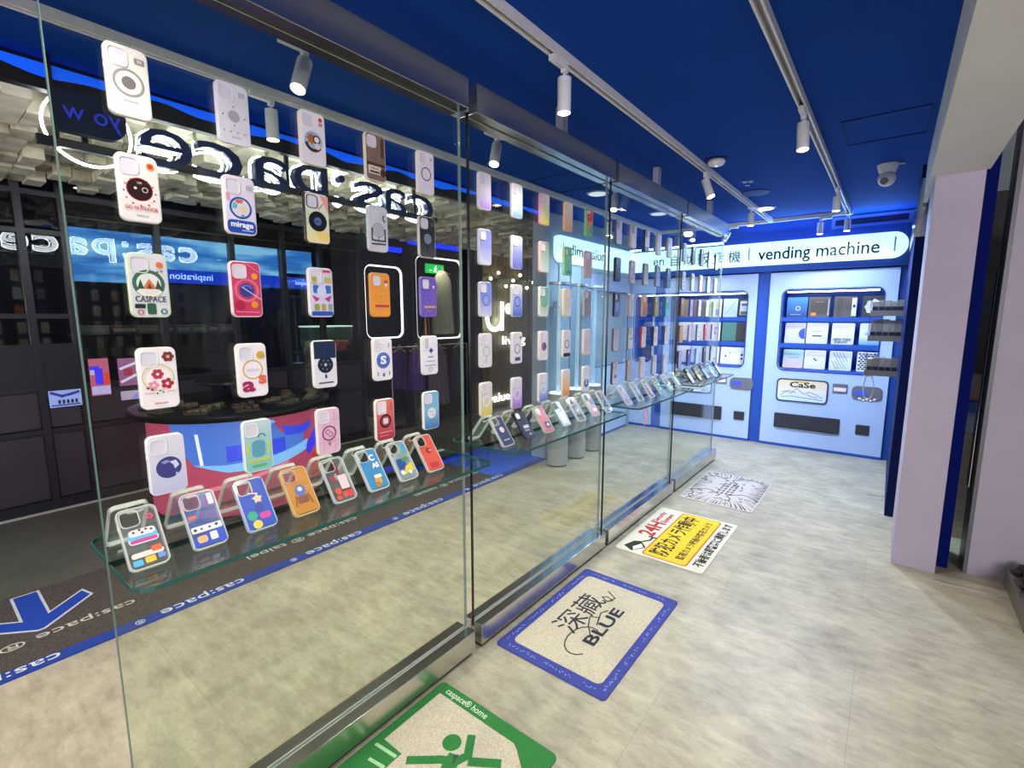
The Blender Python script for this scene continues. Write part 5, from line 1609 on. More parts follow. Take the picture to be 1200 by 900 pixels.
SH1 = [
 ('clear case with a blue and pink birthday cake print', None, None, .12, [('rect', '#d8d4dc', 0, .068, .058, .018, .008), ('rect', '#5cb4d4', 0, .077, .056, .020, .008), ('rect', '#e8e4ea', 0, .086, .052, .016, .008), ('rect', '#c83c94', .0, .066, .052, .008, .003), ('dots', '#8c3440', [(-.016, .088, .003), (-.004, .091, .003), (.008, .09, .003), (.018, .087, .003), (0, .084, .003)]), ('rect', '#e8d8d0', 0, .033, .062, .012, .005), ('rect', '#d8643c', .018, .040, .020, .014, .003), ('rect', '#e8c040', .002, .018, .020, .014, .003), ('rect', '#58b4d8', -.022, .016, .018, .014, .003), ('rect', '#6890d8', .024, .020, .014, .012, .003), flower(.022, .118, .005, '#c0506c', 5)]),
 ('clear case with royal blue foot and white figure strip', '#5a78c8', None, .3, [('poly', '#1f4cb8', [(-.036, .006), (.036, .006), (.036, .046), (-.036, .030)]), ('rect', '#e4e4ec', .0, .050, .068, .016, .003), ('dots', '#303850', [(-.026, .050, .004), (-.012, .050, .003), (.006, .050, .003), (.022, .052, .004)]), ('rect', '#e8a878', -.016, .024, .022, .018, .006), ('rect', '#e4e8f0', .010, .026, .016, .020, .002), ('rect', '#d06060', -.024, .084, .018, .008, .002), ('rect', '#d8dce8', .026, .122, .012, .030, .002)]),
 ('blue case with coloured geometric shapes', None, '#bcd0ec', .2, [('poly', '#1848b4', [(-.036, .006), (.036, .006), (.036, .142), (.006, .142), (.006, .102), (-.036, .102)]), ('disc', '#20a080', -.018, .042, .013), ('disc', '#1c3c90', .006, .060, .012), ('rect', '#c03c94', .014, .036, .030, .018, .008), ('disc', '#d8c850', -.012, .016, .012), ('star', '#e8c498', .008, .086, .014, 5, .6), ('line', '#d8dce8', [(-.010, .106), (.012, .100)], .003)]),
 ('amber case with a round blue charm drawing', '#d89c48', '#e8c890', .6, [('disc', '#5468b4', .0, .074, .016), ('rect', '#7c4c34', .0, .046, .032, .022, .004), ('rect', '#b47840', .0, .096, .04, .008, .002), ('disc', '#c8d0e8', .0, .078, .007), ('line', '#7c5030', [(-.024, .03), (-.018, .06)], .003), ('line', '#7c5030', [(.024, .03), (.018, .06)], .003)]),
 ('clear case with red bottle and pink ticket print', None, None, .2, [('rect', '#782430', .004, .108, .012, .040, .004), ('rect', '#e8c8cc', .012, .062, .028, .046, .002), ('dots', '#d8503c', [(-.016, .036, .011), (.004, .022, .010), (-.02, .016, .008)]), ('rect', '#c8404c', .020, .022, .020, .020, .003), ('poly', '#a82c40', [(-.03, .084), (-.016, .09), (-.012, .06)])]),
 ('sky blue case with white letters and a teddy picture', '#4a9cd0', '#e2e6e8', .7, [('text', '#f0f4f8', .012, .112, .030, 'C', .018, .001), ('text', '#f0f4f8', .016, .084, .024, 'AS', .026, .001), ('disc', '#c8964c', .004, .030, .014), ('disc', '#a87838', -.002, .018, .010), ('rect', '#e8e0cc', .008, .046, .028, .012, .004)]),
 ('white rimmed case with blue and yellow comic art', '#a8c4cc', '#e8ebec', .4, [('rect', '#3c98c0', .024, .118, .014, .036, .003), ('rect', '#284c90', -.010, .062, .036, .040, .004), ('poly', '#d8c848', [(-.02, .02), (.03, .03), (.03, .06), (.0, .05)]), ('rect', '#508c58', .010, .076, .030, .016, .004), ('dots', '#e4e4e8', [(-.02, .030, .008), (.012, .026, .007)])]),
 ('coral red case with a dark round emblem', '#d85848', '#e4dcd8', .85, [('disc', '#7c2430', .0, .082, .011), ('rect', '#e08c7c', .006, .082, .014, .006, .002), ('rect', '#b8303c', .0, .024, .04, .020, .004)]),
]
SH1B = [('clear case leaning back to back with the cake case', None), ('clear blue tinted case behind the royal blue footed case', '#8fa4d8'), ('pink rimmed clear case behind the geometric blue case', '#d898b0'), ('pale pink clear case behind the amber case', '#d8b0b8'), ('clear ribbed case behind the red bottle case', None), ('clear case with white disc behind the sky blue case', '#d8dcd8'), ('rosy clear case behind the comic art case', '#c8a8a4'), ('orange clear case behind the coral red case', '#d0905c')]
SH2 = [
 ('slate navy case with pink disc', '#3c4870', None, .8, [('disc', '#d8b8c0', .0, .080, .014), ('rect', '#8c94ac', .0, .03, .04, .006, .002)]),
 ('black navy case with white lettering blocks', '#141c34', '#1c2440', .95, [('rect', '#e8e4d8', -.014, .122, .028, .030, .010), ('rect', '#c0b8c0', .006, .062, .040, .016, .006), ('rect', '#8c8ca0', .002, .044, .034, .008, .002), ('rect', '#a8a8b8', .010, .022, .020, .006, .002)]),
 ('red case with white and navy figure', '#c04858', '#d8d4c8', .9, [('rect', '#1c2848', .008, .040, .040, .036, .006), ('star', '#e4e0dc', .010, .040, .014, 4, .4), ('rect', '#d8d0c8', -.014, .116, .03, .04, .006)]),
 ('pale blue case with white rim', '#b8d0dc', '#9ab0ac', .7, [('rect', '#dce8ec', .0, .05, .04, .06, .006), ('rect', '#7c9cac', .014, .10, .010, .03, .002)]),
 ('clear case with grey round magnet', None, None, .15, [('ring', '#b4b8b8', .0, .066, .018, .022), ('disc', '#cfd2d2', .0, .066, .010)]),
 ('pink case with dark blue square', '#d0a0a8', '#d8d8d8', .6, [('rect', '#3c4c7c', .014, .092, .034, .034, .004), ('rect', '#e4d8dc', .008, .04, .04, .02, .004)]),
 ('clear case with dark camera block', None, None, .15, [('rect', '#4c5468', .020, .118, .018, .030, .004)]),
]
SH2B = [('teal tinted clear case behind the slate navy case', '#4c8c84'), ('yellow tinted clear case behind the black navy case', '#c8b840'), ('clear case behind the red figure case', '#c8c8b4'), ('clear case behind the pale blue case', None), ('clear case behind the grey magnet case', None), ('pinkish clear case behind the pink square case', '#d4b0b4'), ('clear case behind the dark camera block case', None)]
SH3 = [
 ('lilac tinted clear case', '#b8a8d0', None, .4, [('ring', '#8c84b0', .0, .066, .018, .022)]),
 ('white rimmed clear case with blue wave', None, '#e4e8ea', .2, [('line', '#5c84c8', [(-.02, .03), (.0, .06), (-.01, .09), (.02, .12)], .008)]),
 ('clear case with blush pink strip', None, '#ece4e4', .2, [('rect', '#d8a8a8', .010, .07, .018, .09, .004), ('rect', '#586880', -.016, .05, .020, .04, .003)]),
 ('mint tinted clear case with white marks', '#70b4a4', '#dfe8e6', .5, [('dots', '#dfeeea', [(0, .04, .008), (.012, .08, .008)])]),
 ('clear case with pale teal foot', None, '#e4eaea', .2, [('rect', '#7cb8b8', .0, .03, .06, .04, .004)]),
 ('clear case with ice blue panel', None, '#e8ecee', .2, [('rect', '#a8c8dc', .0, .066, .05, .08, .006)]),
]
SH3B = [('pink tinted clear case behind the lilac one', '#d0a4b4'), ('clear case behind the blue wave case', None), ('clear grey case behind the blush strip case', '#8c94a0'), ('clear green case behind the mint one', '#8cc0ac'), ('clear case behind the teal footed case', None), ('clear case behind the ice blue panel case', None)]
SH4 = [
 ('black rimmed case with cream panel', '#d8ccb4', '#1c1e24', .8, [('rect', '#e8e4dc', .0, .06, .05, .05, .004)]),
 ('case with orange top and dark rim', '#d8a860', '#2c2e34', .7, [('rect', '#e4d8c0', .0, .04, .05, .04, .004)]),
 ('white case with dark frame lines', '#d4dcdc', '#22242a', .5, [('line', '#33363c', [(-.02, .02), (.02, .12)], .004)]),
 ('pale teal case with white rim', '#a8d0d0', '#e4e8e8', .5, [('dots', '#e8f0f0', [(0, .05, .012)])]),
 ('cream case with dark rim', '#dcd4c4', '#1a1c20', .7, [('rect', '#a8a090', .0, .06, .03, .03, .004)]),
]
SH4B = [('clear case behind the cream panel case', None), ('dark rimmed clear case behind the orange top case', '#4c4c50'), ('clear case behind the dark frame line case', None), ('clear teal case behind the pale teal case', '#9cc8c4'), ('clear case behind the dark rimmed cream case', None)]
shy = ([0.31 + 0.127 * k for k in range(8)], [1.635 + 0.163 * k for k in range(7)], [2.90 + 0.19 * k for k in range(6)], [4.18 + 0.21 * k for k in range(5)])
TH = R(36)
for pi, (F, Bk) in enumerate(((SH1, SH1B), (SH2, SH2B), (SH3, SH3B), (SH4, SH4B))):
    g = 'cases leaning on the glass shelf of the %s pane' % pname[pi]
    for k, (lab, tint, rim, op, items) in enumerate(F):
        q = thing('phone_case', '%s, leaning on shelf of %s pane' % (lab, pname[pi]), 'phone case', (GX + 0.102, shy[pi][k], SZ + 0.0002), (-TH, 0, R(90)), g)
        clear_case(q, tint, items, rim, op)
    for k, (lab, tint) in enumerate(Bk):
        q = thing('phone_case', '%s, %s shelf' % (lab, pname[pi]), 'phone case', (GX - 0.102, shy[pi][k] + 0.0, SZ + 0.0002), (-TH, 0, R(-90)), g)
        clear_case(q, tint, [('ring', '#b8bcc0', .0, .066, .018, .021)] if k % 3 == 1 else [], None, 0.26 if tint else 0.10)

# ------------------------------------------------------------------ ceiling tracks and spot heads


def track(name_lab, p0, p1, z=CEIL):
    (x0, y0), (x1, y1) = p0, p1
    L = math.hypot(x1 - x0, y1 - y0)
    ang = math.atan2(y1 - y0, x1 - x0)
    q = thing('ceiling_track', name_lab, 'light track', (x0, y0, z), (0, 0, ang), 'white ceiling light tracks')
    bm = B()
    box(bm, 0, L, -0.018, -0.010, -0.036, 0); box(bm, 0, L, 0.010, 0.018, -0.036, 0); box(bm, 0, L, -0.011, 0.011, -0.014, 0)
    obj('rail', bm, WHITE_TRACK, q)
    bm = B(); box(bm, 0.002, L - 0.002, -0.0095, 0.0095, -0.0165, -0.0142)
    obj('conductor', bm, pm('#8f8a84', 0.4, 0.4), q)
    for e in (0, L):
        bm = B(); box(bm, e - 0.012, e + 0.012, -0.02, 0.02, -0.038, -0.0005, 0.002)
        obj('end_cap', bm, WHITE, q)
    return q


track('white ceiling light track over the walkway, first right of the glass', (-1.115, -2.4), (-1.115, 5.93))
track('white ceiling light track nearest the grey beam', (-0.43, -2.4), (-0.43, 5.93))
track('white ceiling light track just behind the glass screen', (-1.81, -2.4), (-1.81, 5.93))
track('white ceiling light track closest to the blue light strip', (-2.34, -2.4), (-2.34, 5.93))
track('white ceiling light track running across before the lit sign', (-2.4, 5.95), (-0.41, 5.95))

BULB = pm('#fff0d0', 0.4, emit=14, noise=0)
BULB_OFF = pm('#c8c4bc', 0.3)


def head(lab, x, y, rz=0, tilt=(0, 0), watt=50, length=0.13, size=110, on=True, col=WARM):
    q = thing('track_spotlight', lab, 'spotlight', (x, y, CEIL - 0.036), (0, 0, R(rz)), 'white spotlights on the ceiling tracks')
    bm = B(); box(bm, -0.013, 0.013, -0.055, 0.055, -0.022, 0.0, 0.003); box(bm, -0.012, 0.012, 0.03, 0.055, -0.036, -0.02, 0.003)
    obj('adapter', bm, WHITE, q)
    piv = Vector((0, 0.042, -0.036))
    d = Vector((math.sin(R(tilt[0])), math.sin(R(tilt[1])), -1)).normalized()
    bm = B(); cyl(bm, piv + Vector((0, 0, 0.004)), piv + Vector((0, 0, -0.02)), 0.006, 10)
    obj('stem', bm, WHITE, q)
    a = piv + Vector((0, 0, -0.018))
    b = a + d * length
    bm = B(); cyl(bm, a, b, 0.0275, 24)
    bmesh.ops.bevel(bm, geom=[e for e in bm.edges if e.calc_face_angle(0) > 1.0], offset=0.002, segments=1, affect='EDGES')
    can = obj('can', bm, WHITE, q, True)
    bm = B(); cyl(bm, b + d * 0.0003, b + d * 0.0016, 0.024, 24)
    obj('lens', bm, BULB if on else BULB_OFF, can)
    if watt and on:
        sp = spot_light(b + d * 0.012, watt, size, 0.7, col, rad=0.03, parent=q)
        sp.rotation_euler = d.to_track_quat('-Z', 'Y').to_euler()
    return q


head('lit spotlight above the walkway nearest the camera', -1.115, 1.725, 0, (0, 0), 30)
head('tilted spotlight beside the smoke detector', -1.115, 3.66, 180, (-24, 6), 38)
head('spotlight on the walkway track closest to the sign', -1.115, 4.98, 0, (0, 0), 110, 0.11, 168, True, COOL)
head('lit tilted spotlight on the track beside the grey beam', -0.43, 2.84, 0, (4, -8), 36)
head('spotlight farther along the track beside the grey beam', -0.43, 4.70, 0, (0, 0), 110, 0.11, 168, True, COOL)
head('spotlight at the corner where two tracks meet near the sign', -0.43, 5.86, 0, (0, 0), 24, 0.11, 165, True, COOL)
head('glowing spotlight behind the nearest glass pane, upper left', -1.81, 1.02, 0, (12, -24), 34)
head('glowing spotlight behind the second pane', -1.81, 2.14, 0, (10, -26), 34)
head('glowing spotlight behind the third pane', -1.81, 3.60, 0, (8, -28), 34)
head('glowing spotlight behind the farthest pane', -1.81, 5.52, 0, (6, -28), 42)
head('spotlight near the blue light strip behind the nearest pane', -2.34, 1.15, 0, (0, 0), 28)
head('spotlight near the blue light strip behind the second pane', -2.34, 3.03, 0, (0, 0), 28)
head('tilted spotlight on the cross track left of the vending lettering', -1.50, 5.95, 90, (0, 30), 12, 0.10)
head('spotlight on the cross track above the vending lettering', -0.62, 5.95, 90, (0, 0), 10, 0.11)

head('spotlight near the blue light strip behind the third pane', -2.34, 4.55, 0, (0, 0), 45, 0.13, 165, True, COOL)

# ceiling fittings
q = thing('smoke_detector', 'round white smoke detector on the blue ceiling', 'detector', (-1.012, 3.50, CEIL))
bm = B(); lathe(bm, [(0.075, 0), (0.075, -0.004), (0.06, -0.007)], n=28); obj('collar', bm, NAVY, q)
bm = B(); lathe(bm, [(0.05, -0.006), (0.055, -0.02), (0.045, -0.036), (0.03, -0.042)], n=28); obj('body', bm, WHITE, q, True)
bm = B(); lathe(bm, [(0.006, -0.041), (0.005, -0.046)], n=10); obj('indicator', bm, pm('#d8d8ff', .3, emit=1.5, noise=0), q)
q = thing('sprinkler_head', 'small chrome sprinkler rosette on the blue ceiling', 'sprinkler', (-0.97, 4.19, CEIL))
bm = B(); lathe(bm, [(0.04, 0), (0.038, -0.006), (0.02, -0.01)], n=24); obj('rosette', bm, pm('#3c5c9c', 0.3), q, True)
bm = B(); lathe(bm, [(0.008, -0.009), (0.008, -0.03), (0.018, -0.032), (0.018, -0.034)], n=14); obj('nozzle', bm, CHROME, q)
q = thing('speaker_grille', 'blue painted round ceiling speaker beside the downlight', 'speaker', (-1.0, 4.6, CEIL))
bm = B(); lathe(bm, [(0.11, 0), (0.11, -0.006), (0.10, -0.009)], n=32); obj('rim', bm, pm('#15367c', 0.6), q, True)
bm = B(); lathe(bm, [(0.095, -0.0085), (0.05, -0.012)], n=32); obj('grille', bm, pm('#1a3f8c', 0.7), q)
for i, (x, y, lab) in enumerate(((-1.06, 5.30, 'round lit downlight in the ceiling near the lit sign'), (-2.05, 3.8, 'round downlight in the ceiling behind the third pane'), (-1.95, 4.9, 'round downlight in the ceiling behind the farthest pane'))):
    q = thing('ceiling_downlight', lab, 'light', (x, y, CEIL))
    bm = B(); lathe(bm, [(0.095, 0), (0.095, -0.005), (0.08, -0.01)], n=32); obj('trim_ring', bm, pm('#2c4c98', 0.4) if i == 0 else pm('#7c90b8', .4), q, True)
    bm = B(); lathe(bm, [(0.076, -0.0095), (0.076, -0.013)], n=32); obj('lens', bm, pm('#f4f8ff', .4, emit=3.0 if i == 0 else 0.5, noise=0), q)
q = thing('security_camera', 'white dome security camera hanging below the blue ceiling by the pillar', 'camera', (-0.115, 4.34, CEIL))
bm = B(); lathe(bm, [(0.062, 0), (0.06, -0.012), (0.046, -0.055), (0.04, -0.062)], n=28); obj('mount', bm, WHITE, q, True)
bm = B(); bmesh.ops.create_uvsphere(bm, u_segments=24, v_segments=14, radius=0.052, matrix=Matrix.Translation((0, -0.01, -0.095))); obj('ball', bm, WHITE, q, True)
bm = B(); cyl(bm, (-0.01, -0.05, -0.115), (-0.014, -0.062, -0.121), 0.022, 18); obj('lens', bm, pm('#6c6c74', .2), q)
bm = B(); cyl(bm, (0.05, 0.0, -0.004), (0.09, 0.02, -0.002), 0.006, 8); obj('cable', bm, WHITE, q)

# ------------------------------------------------------------------ cylinder display stands by the left wall
for i, yy in enumerate((4.04, 4.40, 4.76)):
    q = thing('display_column', 'grey round pedestal with a lit clear tube above, %s of three' % ('nearest', 'middle', 'farthest')[i], 'display stand', (-2.575, yy, 0), group='round display columns')
    bm = B(); lathe(bm, [(0.100, 0), (0.100, 0.018)], n=36); obj('foot', bm, pm('#3a3d42', .5), q)
    bm = B(); lathe(bm, [(0.106, 0.018), (0.108, 0.03), (0.108, 0.73), (0.104, 0.738)], n=40); obj('pedestal', bm, pm('#a3a7aa', 0.45, noise=.03), q, True)
    bm = B(); lathe(bm, [(0.085, 0.738), (0.085, 0.748)], n=32); obj('light_plate', bm, pm('#e8f4ff', .4, emit=1.3, noise=0), q)
    bm = B(); lathe(bm, [(0.09, 0.748), (0.09, 1.80)], n=36); obj('tube', bm, glass((0.88, 0.94, 0.98), 0, 1.35, 'tube_glass', ((0.65, 0.78, 0.9), 0.10)), q, True)
    bm = B(); lathe(bm, [(0.10, 1.80), (0.10, 1.825)], n=36); obj('cap', bm, pm('#d8e0e6', .3, 0.4), q)
    bm = B(); box(bm, -0.02, 0.02, -0.004, 0.004, 0.75, 1.80); obj('light_bar', bm, pm('#bcd8ec', .4, emit=0.35, noise=0), q)

# ------------------------------------------------------------------ lit sign bands
SIGNW = pm('#cdf2fc', 0.4, emit=0.80, noise=0)
INKS = pm('#22363f', 0.9, noise=0, spec=0.05)
q = thing('lit_sign', 'long glowing white sign with rounded end reading vending machine', 'sign', (0, 6.2, 2.195))
bm = B(); slab(bm, 2.86, 0.25, 0.12, 0.02, -0.05, 0, -1.37, 0, 8)
for v in bm.verts:
    if v.co.x < -2.6:
        v.co.x = -2.78; v.co.z = 0.125 if v.co.z > 0 else -0.125
bmesh.ops.remove_doubles(bm, verts=bm.verts, dist=1e-5)
obj('light_panel', bm, SIGNW, q)
FY = -0.052
obj('lettering', text_bm('vending machine', 0.185, 0.003, front(-0.71, FY - 0.002, -0.012), width=1.10, offset=0.0015), INKS, q)
for ch, x in (('自', -2.215), ('助', -2.04), ('販', -1.865), ('賣', -1.69), ('機', -1.515)):
    obj('lettering', text_bm(ch, 0.145, 0.003, front(x, FY, -0.02)), INKS, q)
obj('lettering', text_bm('en', 0.16, 0.003, front(-2.42, FY, -0.008)), INKS, q)
for x in (-0.045, -1.36):
    bm = B(); box(bm, x - 0.006, x + 0.006, FY - 0.002, FY + 0.002, -0.065, 0.075)
    obj('divider', bm, pm('#9fb6c0', .6), q)
q = thing('lit_sign', 'glowing white sign on the left wall reading dimension', 'sign', (-2.785, 5.2, 2.19), (0, 0, R(90)))
bm = B(); slab(bm, 1.94, 0.27, 0.09, 0.014, -0.03, 0, 0.02, 0, 8)
for v in bm.verts:
    if v.co.x > 0.8:
        v.co.x = 0.93; v.co.z = 0.135 if v.co.z > 0 else -0.135
bmesh.ops.remove_doubles(bm, verts=bm.verts, dist=1e-5)
obj('light_panel', bm, pm('#bfe6f6', 0.4, emit=1.05, noise=0), q)
obj('lettering', text_bm('dimension', 0.17, 0.003, front(-0.28, -0.032, 0.0), width=0.80), INKS, q)
bm = B(); box(bm, -0.81, -0.80, -0.033, -0.03, -0.07, 0.07)
obj('divider', bm, pm('#9fb6c0', .6), q)

# ------------------------------------------------------------------ vending machines
MBODY = pm('#bdd2fc', 0.45, noise=0.02)
TRAY_BLUE = pm('#1c50b0', 0.5)
SLOT = pm('#33343f', 0.3)
GREYB = pm('#75727c', 0.4)


def vending(lab, x0, x1, rot=0, origin=None, full=True, win=(0.135, 1.045)):
    """local: x from 0 to width, front face at y=0 looking to -y"""
    w = x1 - x0
    q = thing('vending_machine', lab, 'vending machine', origin or (x0, 6.25, 0), (0, 0, R(rot)))
    wx0, wx1, wz0, wz1 = win[0], win[1], 0.895, 1.79
    wc, ww = (wx0 + wx1) / 2, wx1 - wx0
    zc, wh = (wz0 + wz1) / 2, wz1 - wz0
    bm = B(); frame(bm, w, 1.955, 0.004, ww, wh, 0.07, 0.02, 0.0, w / 2, 0.03 + 1.955 / 2, wc, zc, 8)
    obj('front_panel', bm, MBODY, q)
    bm = B(); box(bm, 0, w, -0.002, 0.4, 0.0, 0.03)
    obj('kick_plate', bm, TRAY_BLUE, q)
    bm = B(); frame(bm, ww + 0.02, wh + 0.02, 0.075, ww - 0.002, wh - 0.002, 0.066, -0.001, -0.008, wc, zc, n=8)
    obj('window_trim', bm, pm('#1c3c80', 0.4), q)
    bm = B()   # recess liner
    box(bm, wx0 - 0.01, wx0, 0.021, 0.34, wz0, wz1); box(bm, wx1, wx1 + 0.01, 0.021, 0.34, wz0, wz1)
    box(bm, wx0 - 0.01, wx1 + 0.01, 0.021, 0.34, wz0 - 0.01, wz0); box(bm, wx0 - 0.01, wx1 + 0.01, 0.021, 0.34, wz1, wz1 + 0.01)
    box(bm, wx0 - 0.01, wx1 + 0.01, 0.34, 0.35, wz0 - 0.01, wz1 + 0.01)
    obj('recess', bm, TRAY_BLUE, q)
    for zz in (0.905, 1.19, 1.485):
        bm = B(); box(bm, wx0, wx1, 0.03, 0.34, zz - 0.012, zz); box(bm, wx0, wx1, 0.022, 0.03, zz - 0.045, zz + 0.004)
        obj('shelf_board', bm, TRAY_BLUE, q)
    for zz in (1.768, 1.462, 1.165):
        bm = B(); box(bm, wx0 + 0.04, wx1 - 0.04, 0.045, 0.06, zz - 0.006, zz + 0.006)
        obj('light_tube', bm, pm('#e4f0ff', .4, emit=13.0, noise=0), q)
    if full:
        bm = B(); slab(bm, 0.505, 0.262, 0.045, 0.0, -0.012, 0.002, 0.395, 0.665, 6)
        ad = obj('picture_panel', bm, pm('#2c3868', .4), q)
        bm = B(); slab(bm, 0.475, 0.232, 0.035, -0.012, -0.0135, 0, 0.395, 0.665, 6)
        obj('picture', bm, grad('#f2dcae', '#dceaf6', lo=0.56, hi=0.78, mid='#f4ece0'), ad)
        bm = B()
        for pts in ([(0.19, 0.60), (0.25, 0.655), (0.29, 0.63), (0.35, 0.69), (0.42, 0.63), (0.47, 0.66), (0.52, 0.64), (0.60, 0.60)], [(0.20, 0.64), (0.28, 0.66), (0.34, 0.64)], [(0.45, 0.63), (0.49, 0.61), (0.55, 0.60)], [(0.20, 0.585), (0.30, 0.60), (0.40, 0.59), (0.5, 0.585), (0.6, 0.575)]):
            stroke(bm, pts, 0.006, -0.0135, -0.0143)
        obj('mountain_lines', bm, pm('#4c84a8', .6), ad)
        bm = B(); poly(bm, [(0.33, 0.758), (0.46, 0.758), (0.46, 0.772), (0.33, 0.772)], -0.0135, -0.0143)
        obj('sun_band', bm, pm('#dca838', .6), ad)
        obj('lettering', text_bm('CaSe', 0.085, 0.001, front(0.40, -0.0145, 0.73), width=0.25, offset=0.002), pm('#20222c', .6), ad)
        bm = B(); slab(bm, 0.637, 0.17, 0.012, 0.002, -0.014, 0.004, 0.46, 0.305, 5)
        sl = obj('pickup_flap', bm, SLOT, q)
        bm = B(); box(bm, 0.165, 0.76, -0.022, -0.013, 0.222, 0.236, 0.003)
        obj('lip', bm, pm('#22232c', .3), sl)
        bm = B(); slab(bm, 0.12, 0.105, 0.008, 0.002, -0.012, 0.003, 0.98, 0.30, 5)
        obj('coin_tray', bm, SLOT, q)
        bm = B(); slab(bm, 0.135, 0.10, 0.006, 0.0, -0.01, 0.002, 0.75, 0.725, 4)
        kp = obj('price_display', bm, GREYB, q)
        bm = B(); box(bm, 0.695, 0.805, -0.0115, -0.01, 0.695, 0.735)
        obj('screen', bm, pm('#c9b8d8', .4, emit=.5, noise=0), kp)
        bm = B(); slab(bm, 0.26, 0.145, 0.05, 0.0, -0.014, 0.003, 0.985, 0.695, 6)
        cr = obj('card_reader', bm, GREYB, q)
        bm = B(); slab(bm, 0.12, 0.062, 0.03, -0.014, -0.018, 0.001, 0.935, 0.695, 6)
        obj('touch_pad', bm, pm('#4458c0', .3, emit=.25), cr)
    return q


mB = vending('white vending machine with picture panel at the right, beside the navy wall', -1.135, 0.022)
mA = vending('white vending machine partly behind the glass, left of the right one', -2.355, -1.265, win=(0.10, 0.99))
mC = vending('narrow white vending cabinet in the far left corner', -2.80, -2.49, full=False, win=(0.03, 0.28))
mD = vending('white vending cabinet along the left wall beyond the columns', 0, 1.05, 90, (-2.78, 5.05, 0), False, (0.06, 0.99))


def package(lab, loc, w, h, body, items, rz=0, grp=None, lean=0.10):
    q = thing('case_package', lab, 'package', loc, (-lean, 0, R(rz)), grp)
    bm = B(); slab(bm, w, h, 0.010, 0.0, -0.022, 0.002, 0, h / 2, 4)
    obj('carton', bm, body, q)
    if items:
        art(q, items, -0.022)


PK = [
 [('blue package with white cloud mark', grad('#3c8cdc', '#16386c', hi=.2), [('ring', '#e8f0f8', .01, .10, .018, .024), ('line', '#9ab4d0', [(-.06, .03), (.04, .03)], .006)]),
  ('brown package with orange corner sticker', pm('#5c5046', .5), [('rect', '#4a4038', .0, .11, .16, .16, .01), ('rect', '#dc7c30', -.05, .035, .05, .035, .004), ('line', '#8c8070', [(-.04, .17), (.04, .172)], .006), ('rect', '#cfc8c0', .086, .11, .008, .18, .003)]),
  ('dark brown package with white right strip', pm('#5a5048', .5), [('rect', '#463e36', -.05, .11, .05, .19, .004), ('rect', '#e4e2d8', .078, .11, .042, .19, .004), ('rect', '#d0d860', .078, .03, .034, .024, .003), ('rect', '#2c2c30', .078, .12, .02, .03, .003)]),
  ('black and white package with pink picture', pm('#2c2c34', .5), [('star', '#e6e2e0', .0, .11, .085, 8, .85), ('rect', '#d89c98', .0, .12, .06, .03, .008), ('rect', '#883c48', .01, .095, .05, .016, .004)])],
 [('cream package with blue half moon', pm('#dcd6cc', .5), [('arc', '#2c54c0', .098, .11, .0, .062, 90, 270), ('arc', '#dcd6cc', .098, .11, .0, .0001, 0, 90)]),
  ('cream package with a small dark tag', pm('#e2dcce', .5), [('line', '#6a645c', [(-.05, .14), (.05, .142)], .006), ('rect', '#3a3834', .0, .088, .09, .014, .003)]),
  ('cream package with bold black lettering at its foot', pm('#e4e0d4', .5), [('line', '#9a968c', [(-.02, .08), (-.02, .20)], .002), ('line', '#9a968c', [(.04, .08), (.04, .20)], .002), ('text', '#2a2a2c', .0, .052, .036, 'NEW YORK', .16, .001), ('text', '#2a2a2c', -.01, .024, .036, 'SUBWAY', .12, .001)]),
  ('white package with sky blue foot and blue words', grad('#e6e8ea', '#5cb0e0', hi=.16, mid='#e2eaf0'), [('line', '#3c78b4', [(-.03, .16), (.05, .16)], .008), ('text', '#4c90c4', .0, .12, .04, 'GOOD', .11, .001), ('text', '#3c78b4', .0, .09, .03, 'DAY', .06, .001)])],
 [('package with fine rainbow stripes', grad('#a8d8b4', '#ecc4a0', hi=.2, mid='#c0c4e0'), [('line', '#8c9cc8', [(-.06, .12), (.06, .12)], .012), ('line', '#9cc8b0', [(-.06, .16), (.06, .16)], .012), ('line', '#e4b8a0', [(-.06, .06), (.06, .06)], .012)]),
  ('white package with tiny black figure', pm('#e4e0dc', .5), [('line', '#b4b0ac', [(-.06, .19), (.06, .192)], .006), ('dots', '#2c2c30', [(-.006, .115, .010), (.010, .10, .010)]), ('line', '#c8c4c0', [(-.04, .06), (-.04, .15), (.05, .15)], .002)]),
  ('package with diagonal blue stripes', pm('#d8dce4', .5), [('line', '#6c7ca4', [(-.07 + .028 * k, .195), (-.02 + .028 * k, .10)], .006) for k in range(4)] + [('line', '#6c7ca4', [(-.08 + .028 * k, .10), (-.03 + .028 * k, .02)], .006) for k in range(4)] + [('rect', '#d8cc50', -.03, .03, .05, .02, .006)]),
  ('black and white checkered package with yellow blob', pm('#e2e2e0', .5), [('poly', '#1c1e28', [(-.08 + .032 * i + (.016 if j % 2 else 0), .02 + .02 * j), (-.064 + .032 * i + (.016 if j % 2 else 0), .03 + .02 * j), (-.08 + .032 * i + (.016 if j % 2 else 0), .04 + .02 * j), (-.096 + .032 * i + (.016 if j % 2 else 0), .03 + .02 * j)]) for i in range(6) for j in range(9)] + [('disc', '#d0c848', .0, .10, .03)])],
]
# checkered package: fold all diamonds into one print


def fold_polys(items):
    out, polys = [], []
    for it in items:
        if it[0] == 'poly' and it[1] == '#1c1e28':
            polys.append(it[2])
        else:
            out.append(it)
    return out, polys


